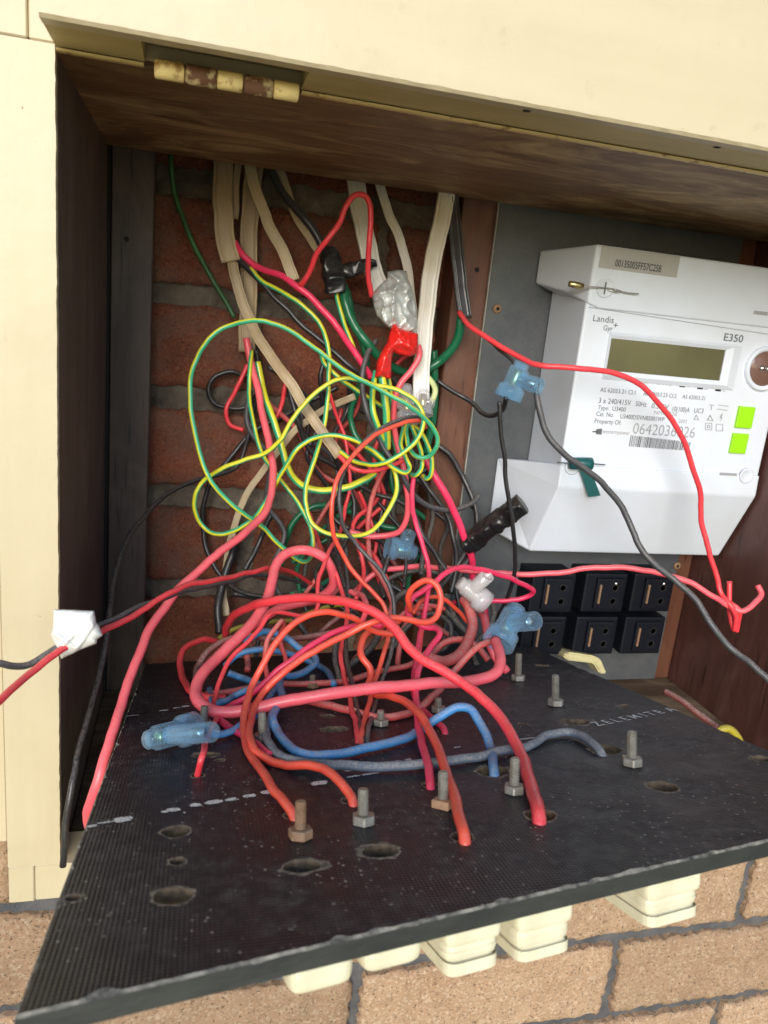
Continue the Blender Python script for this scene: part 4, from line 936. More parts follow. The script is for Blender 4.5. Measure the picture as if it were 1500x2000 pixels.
wire('dark green wire bending back behind the yellow loops', 'darkgreen', 12, 'U', [(945, 660, .70), (975, 800, .695), (1020, 930, .69), (1045, 1020, .69), (1000, 1150, .70), (965, 1240, .705), (965, 1320, .705), (1000, 1400, .70), (1070, 1460, .69), (1120, 1500, .685)], group=DG)
wire('dark green wire hanging straight down beside the post', 'darkgreen', 16, 'M', [(1365, -40, .71), (1372, 60, .71), (1372, 160, .71), (1365, 260, .71), (1355, 340, .712), (1330, 460, .715)], group=DG)
wire('dark green wire looping low against the brick', 'darkgreen', 12, 'M', [(625, 1010, .72), (640, 900, .725), (690, 790, .725), (780, 725, .725), (880, 720, .725), (960, 750, .725), (1060, 800, .725), (1180, 830, .72), (1240, 810, .72)], group=DG)
wire('dull green wire deep behind the red hoop', 'darkgreen', 11, 'C', [(-140, 300, .72), (-60, 200, .72), (80, 120, .72), (200, 60, .72)], group=DG)
wire('green strand low behind the red loops', 'green', 9, 'A', [(1130, 610, .70), (1250, 570, .70), (1400, 520, .70), (1560, 430, .71)], group=DG)
wire('grimy yellow wire lying deep at the foot of the brick', 'oldyellow', 9, 'A', [(430, 1040, .68), (520, 980, .68), (640, 930, .68), (900, 880, .68), (1150, 850, .68), (1300, 780, .68), (1500, 720, .68), (1700, 700, .68)], group='yellow wires')

# upper reds and blacks
RD = 'red wires'
wire('red wire hooped up over the white cable at the top', 'red', 11, 'U', [(690, 655, .685), (730, 625, .675), (770, 560, .67), (800, 490, .665), (850, 420, .66), (905, 335, .66), (950, 240, .66), (985, 202, .66), (1025, 202, .66), (1053, 240, .66), (1058, 310, .66), (1048, 450, .66), (1048, 570, .665), (1062, 700, .67)], group=RD)
wire('pink red wire running from the tan sheath down right', 'magenta', 13, 'U', [(395, 430, .72), (430, 490, .715), (490, 545, .71), (560, 577, .70), (630, 598, .69), (715, 655, .68), (810, 740, .675), (890, 840, .67), (960, 940, .67), (1020, 1030, .67), (1060, 1095, .675)], group=RD)
wire('black wire alongside the pink red wire from the tan sheath', 'black', 11, 'U', [(390, 490, .72), (430, 535, .715), (500, 605, .705), (600, 712, .695), (690, 805, .69), (780, 885, .685), (870, 960, .68), (960, 1045, .675), (1020, 1090, .675)], group='black wires')
wire('red wire dropping from the red tape past the clear connector', 'pinkred', 12, 'M', [(1296, -60, .665), (1300, -10, .66), (1260, 60, .66), (1210, 120, .66), (1180, 190, .66), (1172, 300, .66), (1185, 400, .66), (1210, 500, .655), (1230, 610, .65), (1240, 700, .65), (1232, 790, .65), (1200, 845, .655), (1140, 868, .66), (1050, 868, .665), (960, 845, .67)], group=RD)
wire('crimson wire falling from under the connector into the tangle', 'magenta', 12, 'P', [(808, 925, .645), (806, 970, .635), (812, 1020, .62), (825, 1060, .61), (835, 1100, .6), (836, 1135, .59), (832, 1170, .58), (828, 1210, .57), (820, 1240, .56), (816, 1280, .54), (808, 1320, .52), (810, 1360, .49), (830, 1390, .47), (850, 1410, .45), (867, 1432, 'B', -.008)], group=RD)
wire('bright red wire slanting down to the black taped splice', 'magenta', 14, 'P', [(832, 895, .66), (845, 922, .655), (868, 960, .65), (888, 1000, .65), (905, 1042, .65), (917, 1075, .655), (922, 1105, .66), (926, 1140, .66), (945, 1180, .65), (950, 1215, .64)], group=RD)
wire('red wire behind the loops, left of the thin red and black pair', 'red', 11, 'M', [(860, 170, .70), (880, 240, .70), (925, 350, .70), (945, 450, .695), (960, 560, .69), (955, 640, .685), (940, 720, .68), (925, 810, .66), (890, 890, .625), (850, 960, .60), (815, 1050, .585), (800, 1130, .575), (802, 1190, .57), (785, 1235, .565), (720, 1258, .56), (650, 1245, .555), (590, 1240, .55), (560, 1258, .545), (525, 1310, .54), (470, 1370, .53), (400, 1440, .52), (350, 1510, .51), (325, 1570, .50), (305, 1640, .49), (293, 1690, .48), (310, 1750, .455), (285, 1800, .42), (255, 1880, .385), (230, 1960, .36), (215, 2036, 'B', -.01)], group=RD, per=7)
wire('red wire behind on the brick curling beside the black ring', 'red', 9, 'M', [(460, 30, .73), (430, 100, .73), (385, 180, .73), (355, 255, .73), (372, 320, .73), (440, 347, .73)], group=RD)
wire('red strand deep behind the tan cable', 'red', 9, 'M', [(655, 60, .73), (640, 150, .73), (620, 240, .73), (595, 290, .73)], group=RD)
wire('red wire running behind past the yellow loops to the low tangle', 'dustred', 11, 'M', [(1130, 530, .69), (1100, 600, .69), (1070, 680, .685), (1052, 780, .68), (1050, 900, .675), (1060, 990, .66), (1110, 1070, .64), (1150, 1150, .62), (1165, 1210, .61), (1140, 1280, .60)], group=RD)
wire('thin red core bridging from the split cable end to the centre', 'red', 9, 'M', [(905, 480, .64), (940, 515, .635), (1000, 545, .63), (1080, 545, .63), (1160, 520, .632), (1240, 490, .64)], group=RD)
wire('thin red wire of the curving red and black pair', 'orangered', 11, 'P', [(832, 835, .63), (822, 823, .62), (795, 824, .61), (752, 840, .60), (710, 870, .59), (675, 907, .58), (655, 945, .57), (648, 985, .565), (650, 1025, .565), (658, 1058, .565), (675, 1095, .565), (702, 1130, .56), (730, 1160, .555), (750, 1182, .55), (758, 1205, .545), (757, 1245, .53), (748, 1280, .51), (735, 1320, .495), (722, 1370, .46), (710, 1415, .43), (706, 1452, 'B', -.008)], group=RD)
wire('thin black wire of the curving red and black pair', 'grey', 10, 'P', [(830, 822, .635), (815, 815, .625), (790, 817, .615), (752, 831, .605), (712, 862, .60), (681, 905, .59), (664, 945, .58), (663, 985, .575), (672, 1028, .575), (695, 1062, .575), (722, 1092, .57), (748, 1122, .565), (765, 1155, .56), (771, 1190, .555), (768, 1230, .545), (765, 1270, .53), (752, 1310, .51), (742, 1345, .49), (728, 1395, .45), (716, 1448, 'B', -.006)], group='black wires')
wire('thin red wire standing left of the pair in the centre hole', 'red', 11, 'P', [(605, 1000, .70), (617, 1040, .68), (630, 1075, .64), (643, 1092, .61), (655, 1118, .6), (668, 1150, .59), (678, 1190, .57), (676, 1215, .56), (668, 1255, .54), (666, 1285, .52), (672, 1320, .5), (683, 1365, .47), (693, 1410, .44), (700, 1450, 'B', -.006)], group=RD)
wire('thin black wire standing left in the centre hole', 'black', 11, 'P', [(640, 1010, .70), (643, 1040, .68), (646, 1075, .65), (660, 1105, .62), (675, 1155, .6), (682, 1195, .575), (676, 1230, .555), (675, 1270, .53), (682, 1310, .5), (692, 1360, .47), (700, 1400, .45), (709, 1450, 'B', -.004)], group='black wires')

# right side, towards the meter
wire('red wire crossing the meter face and dropping to the twisted knot', 'red', 11, 'P', [(896, 612, .685), (912, 632, .67), (955, 663, .65), (1000, 690, .63), (1060, 714, .60), (1130, 720, .59), (1190, 728, .59), (1245, 748, .59), (1290, 790, .59), (1330, 850, .59), (1352, 910, .59), (1368, 960, .59), (1370, 1020, .59), (1385, 1075, .585), (1400, 1125, .58), (1408, 1160, .575), (1424, 1182, .565), (1438, 1205, .562), (1434, 1230, .565), (1426, 1195, .572), (1424, 1135, .58)], group=RD)
wire('long red wire running level under the meter to the hooked knot', 'pinkred', 11, 'P', [(690, 1160, .66), (730, 1120, .66), (790, 1108, .66), (860, 1108, .66), (930, 1116, .655), (1000, 1121, .645), (1090, 1118, .63), (1180, 1108, .615), (1260, 1113, .60), (1300, 1122, .59), (1350, 1140, .58), (1400, 1168, .57), (1430, 1188, .565), (1450, 1194, .56), (1472, 1180, .56), (1486, 1160, .565), (1479, 1144, .57)], group=RD)
wire('short red tail hanging from the twisted knot', 'red', 9, 'P', [(1415, 1172, .573), (1432, 1180, .566), (1446, 1192, .562), (1442, 1215, .565), (1438, 1232, .566)], group=RD)
wire('dark grey wire from the blue connector sweeping over the meter to the right edge', 'grey', 13, 'P', [(1048, 765, .60), (1054, 805, .595), (1070, 850, .59), (1100, 885, .585), (1140, 914, .58), (1190, 958, .575), (1225, 1010, .57), (1245, 1060, .56), (1275, 1100, .55), (1320, 1135, .54), (1362, 1175, .525), (1392, 1225, .51), (1430, 1268, .50), (1470, 1300, .485), (1510, 1340, .47), (1560, 1400, .45)], group='black wires')
wire('thin black wire hanging from the blue connector past the meter edge', 'black', 9, 'P', [(975, 785, .61), (978, 830, .61), (983, 880, .61), (990, 950, .61), (1000, 1020, .61), (1007, 1075, .615), (1003, 1125, .62), (985, 1180, .63), (965, 1210, .64)], group='black wires')
wire('bent black wire reaching left from the blue connector', 'black', 10, 'P', [(855, 742, .69), (890, 768, .68), (920, 786, .67), (940, 805, .655), (962, 812, .64), (982, 800, .625), (988, 775, .615)], group='black wires')
wire('black wire rising from the blue connector to the sheath', 'black', 7, 'P', [(910, 632, .68), (950, 660, .66), (985, 690, .64), (1008, 712, .625)], group='black wires')
wire('black wire curving down beside the post to the taped splice', 'black', 12, 'P', [(850, 865, .70), (875, 885, .695), (905, 935, .69), (925, 980, .68), (930, 1020, .675), (925, 1060, .67), (915, 1090, .665)], group='black wires')
wire('second black wire bowed beside the taped splice', 'black', 11, 'P', [(920, 985, .69), (936, 1005, .685), (936, 1040, .68), (925, 1075, .67), (905, 1105, .66)], group='black wires')
wire('grey wire from behind the red tape hooking right below the connector', 'grey', 11, 'M', [(1085, -90, .68), (1045, -20, .67), (1022, 60, .665), (1022, 170, .66), (1050, 280, .655), (1100, 390, .655), (1150, 480, .65), (1205, 565, .645), (1255, 645, .645), (1320, 708, .65), (1400, 738, .655), (1480, 738, .66), (1560, 705, .665), (1588, 668, .67)], group='black wires')
wire('black wire slanting behind the crimson wire to the low tangle', 'black', 11, 'P', [(818, 928, .675), (840, 960, .67), (870, 1000, .665), (885, 1050, .66), (890, 1110, .655), (880, 1160, .65)], group='black wires')
wire('black wire dropping from the round loop behind', 'black', 10, 'M', [(960, 560, .70), (1010, 620, .70), (1080, 660, .69), (1180, 690, .68), (1260, 740, .67), (1310, 850, .66), (1370, 950, .655), (1430, 1040, .65)], group='black wires')
wire('black ring of wire on the brick at the left', 'black', 10, 'M', [(480, 60, .735), (450, 88, .735), (380, 65, .735), (300, 90, .735), (268, 150, .735), (290, 215, .735), (360, 245, .735), (455, 232, .735), (500, 180, .735)], group='black wires')
wire('black wire dropping from the tan sheath behind the green loop', 'black', 12, 'M', [(500, -40, .72), (512, 60, .72), (505, 180, .72), (478, 300, .722), (462, 380, .722), (440, 460, .722), (400, 530, .72), (330, 565, .715), (220, 590, .705), (100, 640, .69), (0, 720, .67), (-70, 800, .645), (-140, 910, .615), (-185, 1050, .585), (-215, 1250, .555), (-235, 1400, .535), (-280, 1600, .51), (-345, 1850, .475), (-400, 2080, .452), (-430, 2300, .444), (-440, 2480, .442)], group='black wires', per=7)
wire('black wire crossing the brick towards the upper right', 'black', 10, 'M', [(330, 540, .73), (420, 430, .735), (500, 350, .735), (600, 300, .735), (700, 245, .73), (800, 190, .725), (900, 140, .72)], group='black wires')
wire('black wire curving low at the left of the brick', 'black', 10, 'M', [(275, 600, .73), (245, 700, .73), (240, 830, .73), (265, 950, .725), (330, 1070, .715), (430, 1140, .70), (560, 1165, .69), (720, 1180, .685), (760, 1260, .68)], group='black wires')
wire('thick black wire hanging in the dark left of the tangle', 'black', 16, 'A', [(600, 60, .72), (560, 240, .72), (500, 400, .715), (450, 560, .71), (430, 760, .70), (445, 1000, .69)], group='black wires')
wire('black wire ending above the red taped wire', 'black', 11, 'A', [(960, -200, .72), (900, -60, .72), (850, 60, .72), (770, 220, .715), (690, 370, .71)], group='black wires')
wire('dusty black cable low behind the centre', 'dustblack', 14, 'C', [(380, 1330, .58), (460, 1260, .58), (600, 1140, .59), (680, 1030, .60), (740, 900, .61), (800, 740, .62), (900, 620, .63), (1000, 580, .63)], group='black wires')
wire('dusty black wire under the white connector', 'dustblack', 13, 'P', [(1000, 1275, .60), (965, 1245, .61), (930, 1260, .60), (905, 1230, .61), (870, 1190, .63)], group='black wires')
wire('grey wire arching behind the small blue connector', 'dustblack', 10, 'C', [(740, 560, .65), (800, 460, .655), (920, 400, .66), (1080, 375, .66), (1240, 390, .66), (1400, 450, .655)], group='black wires')
wire('black tail hanging left below the small blue connector', 'black', 10, 'C', [(800, 220, .66), (770, 320, .655), (735, 440, .65), (720, 560, .64), (740, 640, .63)], group='black wires')
wire('black tail hanging right below the small blue connector', 'black', 7, 'C', [(960, 240, .66), (965, 340, .655), (955, 440, .65), (940, 540, .64)], group='black wires')
wire('dusty black wire standing behind the centre hole', 'dustblack', 11, 'P', [(663, 1330, .55), (655, 1290, .56), (660, 1250, .575), (676, 1220, .59)], group='black wires')
wire('black wire bowed low beside the white connector', 'dustblack', 11, 'P', [(962, 1180, .63), (964, 1205, .62), (950, 1230, .61), (930, 1255, .60), (900, 1285, .58)], group='black wires')

# the red tangle on the board
wire('thick pink red cable making the long bottom sweep and tall left hoop', 'pinkred', 23, 'P', [(968, 1250, .50), (978, 1285, .475), (968, 1314, .462), (925, 1328, .458), (840, 1336, .455), (740, 1343, .45), (600, 1362, .45), (480, 1386, .452), (430, 1390, .455), (395, 1378, .462), (383, 1355, .475), (390, 1325, .49), (420, 1288, .51), (470, 1240, .53), (505, 1200, .55), (525, 1165, .565), (534, 1125, .58), (544, 1098, .59), (570, 1077, .60), (600, 1074, .60), (628, 1086, .60), (646, 1110, .60), (652, 1138, .605), (638, 1158, .61), (600, 1172, .615), (540, 1190, .625), (490, 1225, .63)], group=RD)
wire('thick bright red cable arching from the right hole over everything', 'red', 24, 'P', [(1052, 1606, 'B', -.012), (1040, 1545, .31), (1015, 1470, .345), (975, 1400, .38), (920, 1345, .405), (870, 1312, .42), (825, 1288, .43), (795, 1262, .44), (772, 1230, .45), (745, 1205, .46), (710, 1185, .47), (650, 1170, .49), (590, 1168, .51), (530, 1173, .53), (485, 1186, .56), (455, 1204, .59), (442, 1226, .62), (442, 1255, .65)], group=RD)
wire('orange red cable standing in the front middle hole', 'orangered', 20, 'P', [(907, 1645, 'B', -.012), (893, 1580, .285), (870, 1500, .33), (840, 1430, .38), (815, 1390, .41), (780, 1365, .44), (735, 1355, .47), (714, 1348, .49), (722, 1325, .50), (722, 1305, .505), (708, 1285, .51), (706, 1262, .52), (715, 1238, .53), (740, 1224, .54), (780, 1215, .55)], group=RD)
wire('orange red cable with the small loop at right ending beside the zinc bolt', 'orangered', 17, 'P', [(800, 1192, .525), (797, 1170, .52), (808, 1148, .515), (832, 1133, .51), (854, 1143, .505), (862, 1170, .50), (856, 1200, .495), (838, 1214, .49), (800, 1210, .485), (760, 1206, .485), (730, 1215, .48), (690, 1232, .48), (640, 1258, .475), (590, 1286, .47), (545, 1320, .465), (515, 1352, .462), (495, 1388, .44), (487, 1425, .41), (495, 1460, .385), (520, 1483, .37), (555, 1493, .36), (595, 1494, .35), (630, 1503, .34), (660, 1525, .325), (680, 1550, .315), (690, 1572, 'B', -.008)], group=RD)
wire('orange red cable arching to the hole beside the rusty bolt', 'orangered', 17, 'P', [(768, 1240, .515), (735, 1234, .51), (712, 1222, .505), (690, 1206, .5), (660, 1197, .495), (625, 1196, .49), (590, 1210, .485), (560, 1230, .48), (535, 1260, .475), (515, 1295, .47), (495, 1335, .463), (482, 1375, .442), (476, 1410, .425), (480, 1450, .405), (500, 1490, .37), (525, 1530, .34), (555, 1570, .315), (574, 1600, 'B', -.008)], group=RD)
wire('crimson cable lying along the orange loop', 'magenta', 14, 'P', [(745, 1222, .515), (700, 1220, .51), (660, 1233, .50), (625, 1250, .495), (590, 1275, .49), (550, 1305, .485), (515, 1335, .485), (480, 1362, .487), (448, 1380, .487), (428, 1398, .465), (440, 1416, .445), (490, 1445, .41), (530, 1475, .39)], group=RD)
wire('crimson cable with a sharp kink dropping to the hole by the brown nut', 'magenta', 15, 'P', [(842, 1540, 'B', -.01), (832, 1480, .35), (820, 1430, .39), (814, 1390, .42), (813, 1350, .45), (817, 1310, .475), (830, 1285, .49), (847, 1255, .505), (857, 1236, .512), (850, 1226, .52), (830, 1224, .525), (812, 1215, .53), (800, 1205, .535), (797, 1190, .54), (805, 1170, .545), (825, 1155, .55), (845, 1140, .555), (865, 1122, .56), (895, 1110, .57), (930, 1110, .58), (970, 1120, .59), (1005, 1133, .6), (1035, 1148, .61), (1043, 1155, .615), (1035, 1162, .62), (1000, 1172, .625), (960, 1174, .63), (920, 1168, .64), (885, 1178, .65)], group=RD)
wire('dusty red cable sagging under the long sweep from the right connector', 'dustred', 15, 'P', [(962, 1250, .51), (925, 1272, .50), (896, 1304, .495), (872, 1328, .49), (856, 1350, .48), (838, 1366, .465), (815, 1384, .455), (790, 1393, .452), (760, 1399, .45), (735, 1400, .45), (705, 1393, .46), (660, 1382, .475), (620, 1372, .49), (580, 1362, .50)], group=RD)
wire('dusty pink wire lying level behind the long sweep', 'dustred', 12, 'P', [(840, 1270, .55), (824, 1284, .55), (805, 1296, .55), (770, 1305, .55), (735, 1314, .55), (690, 1326, .55), (640, 1334, .55), (590, 1336, .55), (540, 1338, .55), (484, 1345, .55), (435, 1354, .55), (400, 1356, .55)], group=RD)
wire('red ring lying furthest left on the board', 'red', 13, 'P', [(440, 1362, .55), (405, 1362, .56), (376, 1352, .57), (358, 1325, .585), (351, 1295, .60), (358, 1272, .615), (378, 1255, .63), (402, 1248, .64), (425, 1254, .65)], group=RD)
wire('grimy red ring inside the left red ring', 'brownred', 13, 'P', [(383, 1345, .585), (382, 1320, .59), (388, 1300, .60), (402, 1278, .61), (425, 1259, .62), (455, 1246, .625), (490, 1242, .625), (520, 1247, .62), (560, 1249, .62), (610, 1244, .62), (650, 1236, .62), (690, 1226, .62)], group=RD)
wire('narrow pink hairpin standing in the middle of the tangle', 'dustred', 10, 'P', [(521, 1325, .535), (516, 1285, .535), (523, 1248, .54), (538, 1225, .545), (549, 1213, .55), (553, 1222, .555), (546, 1242, .56), (548, 1260, .56), (556, 1280, .56), (559, 1300, .56)], group=RD)
wire('dusty red cable dropping from under the white connector', 'dustred', 22, 'P', [(905, 1170, .61), (915, 1185, .60), (922, 1215, .59), (915, 1250, .575), (895, 1280, .56), (868, 1292, .55), (842, 1288, .545), (826, 1276, .55)], group=RD)
wire('orange wire curving low below the white connector', 'dustred', 13, 'P', [(955, 1290, .57), (930, 1262, .58), (900, 1248, .585), (875, 1252, .585), (852, 1268, .58), (840, 1285, .57)], group=RD)
wire('thin orange wire slanting behind the small red loop', 'orangered', 9, 'P', [(806, 1198, .58), (820, 1175, .59), (845, 1166, .60), (870, 1172, .605), (895, 1195, .61), (912, 1215, .61)], group=RD)
wire('small crimson stub standing up behind the arch', 'pinkred', 11, 'P', [(684, 1154, .53), (692, 1160, .525), (702, 1162, .52), (710, 1168, .51), (714, 1182, .50), (710, 1205, .50), (703, 1220, .505)], group=RD)
wire('dusty red wire rising straight behind the kinked crimson cable', 'dustred', 11, 'P', [(777, 1300, .575), (780, 1270, .58), (785, 1240, .59), (795, 1215, .60), (812, 1190, .61), (840, 1190, .62)], group=RD)
wire('red wire standing right behind the kinked crimson cable', 'red', 12, 'P', [(812, 1330, .53), (815, 1290, .545), (822, 1240, .56), (828, 1195, .585)], group=RD)
wire('red stub standing low behind the blue wires', 'dustred', 12, 'P', [(484, 1310, .60), (482, 1290, .605), (480, 1272, .61)], group=RD)
wire('pink cable looping low right beside the connector', 'pinkred', 16, 'P', [(990, 1310, .545), (966, 1280, .55), (955, 1250, .56), (948, 1215, .585), (940, 1195, .61)], group=RD)
wire('thick pink red cable slanting down the left side of the board', 'pinkred', 19, 'P', [(482, 660, .715), (490, 700, .71), (505, 770, .695), (515, 820, .68), (529, 885, .66), (533, 945, .635), (520, 998, .61), (472, 1045, .585), (405, 1100, .56), (345, 1155, .54), (302, 1212, .52), (270, 1284, .495), (241, 1362, .47), (216, 1442, .445), (192, 1520, .428), (173, 1580, .43), (180, 1640, .45), (200, 1700, .47)], group=RD, clampb=False)
wire('red wire leaving the box at left through the white tape', 'red', 14, 'P', [(-40, 1405, .35), (0, 1370, .365), (60, 1312, .39), (110, 1277, .405), (150, 1254, .42), (200, 1232, .435), (260, 1203, .46), (320, 1166, .485), (370, 1141, .51), (430, 1131, .54), (490, 1118, .575), (530, 1110, .60), (570, 1118, .63), (610, 1140, .66), (645, 1165, .69)], group=RD)
wire('black wire leaving the box at left through the white tape', 'grey', 13, 'P', [(-40, 1296, .39), (0, 1298, .395), (50, 1297, .405), (100, 1272, .412), (150, 1241, .424), (200, 1219, .442), (270, 1188, .475), (340, 1160, .51), (400, 1146, .545), (450, 1135, .58), (500, 1124, .62), (560, 1128, .66), (620, 1160, .69)], group='black wires')
BL = 'blue wires'
wire('thick blue cable bending from the slotted hole into a broad curve', 'blue', 18, 'P', [(966, 1514, 'B', -.008), (957, 1460, .37), (942, 1415, .385), (920, 1386, .395), (890, 1382, .40), (860, 1400, .40), (820, 1428, .40), (780, 1447, .40), (720, 1462, .40), (650, 1474, .40), (600, 1474, .40), (565, 1455, .41), (540, 1430, .42), (532, 1405, .43), (540, 1382, .45), (553, 1360, .48), (547, 1340, .5), (552, 1322, .52), (575, 1319, .53), (600, 1309, .54), (615, 1295, .55), (612, 1280, .56), (585, 1266, .57), (558, 1246, .58), (530, 1232, .59), (505, 1238, .6), (480, 1255, .61)], group=BL)
wire('dust covered blue cable lying flat across the board', 'dustblue', 17, 'P', [(1176, 1474, 'B', -.006), (1145, 1443, .38), (1110, 1431, .41), (1070, 1436, .41), (1030, 1455, .41), (980, 1467, .41), (900, 1482, .41), (820, 1493, .41), (740, 1498, .41), (660, 1497, .41), (600, 1492, .41), (555, 1480, .41), (525, 1455, .42), (520, 1425, .43), (530, 1400, .44), (542, 1378, .46)], group=BL)
wire('blue wire running into the blue connector at the left', 'blue', 14, 'P', [(378, 1426, .41), (400, 1432, .41), (422, 1436, .415), (446, 1430, .42), (472, 1416, .43), (500, 1395, .45), (520, 1370, .475), (540, 1345, .50)], group=BL)
wire('short blue wire peeping out at the left of the tangle', 'blue', 13, 'P', [(446, 1314, .56), (468, 1322, .56), (490, 1331, .56), (510, 1340, .56)], group=BL)
wire('blue wire arching behind the hairpin', 'blue', 12, 'P', [(440, 1300, .60), (468, 1277, .60), (512, 1268, .60), (540, 1272, .60), (575, 1280, .60), (620, 1298, .595), (640, 1313, .59), (652, 1335, .58)], group=BL)
wire('blue wire passing under the crossed red cables at left', 'blue', 13, 'P', [(408, 1345, .55), (420, 1372, .52), (440, 1370, .51), (456, 1361, .505), (482, 1348, .51), (510, 1340, .52)], group=BL)
wire('dark red cable end lying on the box floor at right', 'brownred', 13, 'P', [(1300, 1350, .60), (1330, 1368, .58), (1362, 1392, .56), (1400, 1420, .54)], group=RD)
wire('orange yellow cable end at the right edge of the board', 'oldyellow', 15, 'P', [(1396, 1450, .52), (1406, 1428, .52), (1422, 1422, .52), (1440, 1440, .52), (1450, 1470, .52)], group='yellow wires')

# the thin dark strands deep inside the tangle
DK = 'dark strands deep in the tangle'
wire('dusty grey strand curling behind the small red loop', 'dustblack', 9, 'P', [(770, 1265, .58), (790, 1230, .59), (820, 1205, .60), (855, 1200, .61), (880, 1225, .61), (872, 1262, .60), (840, 1282, .59)], group=DK)
wire('black strand slanting from the splice into the red loops', 'black', 10, 'P', [(912, 1072, .66), (895, 1100, .655), (875, 1130, .65), (850, 1160, .64), (835, 1200, .63)], group=DK)
wire('second black strand beside it under the splice', 'black', 9, 'P', [(920, 1078, .665), (905, 1110, .66), (892, 1150, .65), (898, 1190, .64), (890, 1230, .63)], group=DK)
wire('dusty black strand crossing low behind the crimson kink', 'dustblack', 11, 'P', [(868, 1160, .63), (882, 1195, .625), (900, 1230, .615), (918, 1270, .60), (930, 1300, .585)], group=DK)
wire('pink strand arching low behind the centre hole', 'dustred', 10, 'P', [(690, 1290, .60), (720, 1262, .605), (755, 1235, .61), (790, 1195, .615), (830, 1183, .62), (868, 1190, .625)], group=DK)
wire('grimy red strand lying behind the blue arc', 'brownred', 10, 'P', [(560, 1300, .62), (600, 1262, .63), (650, 1215, .64), (690, 1190, .65), (740, 1195, .65)], group=DK)
wire('dark strand rising left of the tall pink hoop', 'dustblack', 9, 'P', [(500, 1285, .63), (505, 1250, .635), (520, 1215, .65), (560, 1180, .66), (590, 1140, .68), (600, 1095, .70)], group=DK)
wire('pale pink strand looping beneath the tall hoop', 'dustred', 9, 'P', [(545, 1190, .63), (590, 1182, .64), (640, 1168, .645), (668, 1140, .65), (662, 1108, .66)], group=DK)
wire('black strand running level low behind the hoops', 'black', 9, 'P', [(455, 1160, .70), (520, 1168, .70), (580, 1162, .70), (640, 1178, .69), (700, 1205, .68), (735, 1240, .66)], group=DK)
wire('dusty black strand beneath the frosted connector', 'dustblack', 12, 'P', [(860, 1175, .64), (880, 1200, .635), (905, 1240, .62), (925, 1268, .60)], group=DK)
wire('thin grey strand tangled left of the small blue connector', 'grey', 8, 'P', [(700, 1085, .69), (716, 1120, .68), (706, 1158, .67), (722, 1190, .65), (750, 1212, .63)], group=DK)
wire('dim red strand behind the hooked grey wire', 'red', 8, 'P', [(700, 960, .71), (722, 1010, .71), (735, 1060, .70), (728, 1105, .69), (750, 1150, .67)], group=DK)

rw = random.Random(21); strands = []
for k in range(16):
    u0 = rw.uniform(480, 850); u1 = rw.uniform(560, 900); y0 = rw.uniform(660, 800); y1 = rw.uniform(1120, 1260); Yk = rw.uniform(.705, .735); q = []
    for i in range(8):
        t = i/7; q.append((u0+(u1-u0)*t+rw.uniform(-38, 38), y0+(y1-y0)*t+rw.uniform(-12, 12), Yk-0.07*max(0, t-0.6)/0.4+rw.uniform(-.006, .006)))
    strands.append((q[4][0], k, q, rw.uniform(8, 11)))
ords = ['first', 'second', 'third', 'fourth', 'fifth', 'sixth', 'seventh', 'eighth', 'ninth', 'tenth', 'eleventh', 'twelfth', 'thirteenth', 'fourteenth', 'fifteenth', 'sixteenth']
for o_n, (um, k, q, wd) in zip(ords, sorted(strands)):
    c_ = ('black', 'black', 'grey', 'dustblack', 'darkgreen', 'dustred', 'red')[k % 7]
    wire('thin %s strand deep behind the loops, %s of the hidden strands from the left' % ({'dustblack': 'dusty black', 'darkgreen': 'dark green', 'dustred': 'dusty red'}.get(c_, c_), o_n), c_, wd, 'P', q, group='strands half hidden behind the loops')
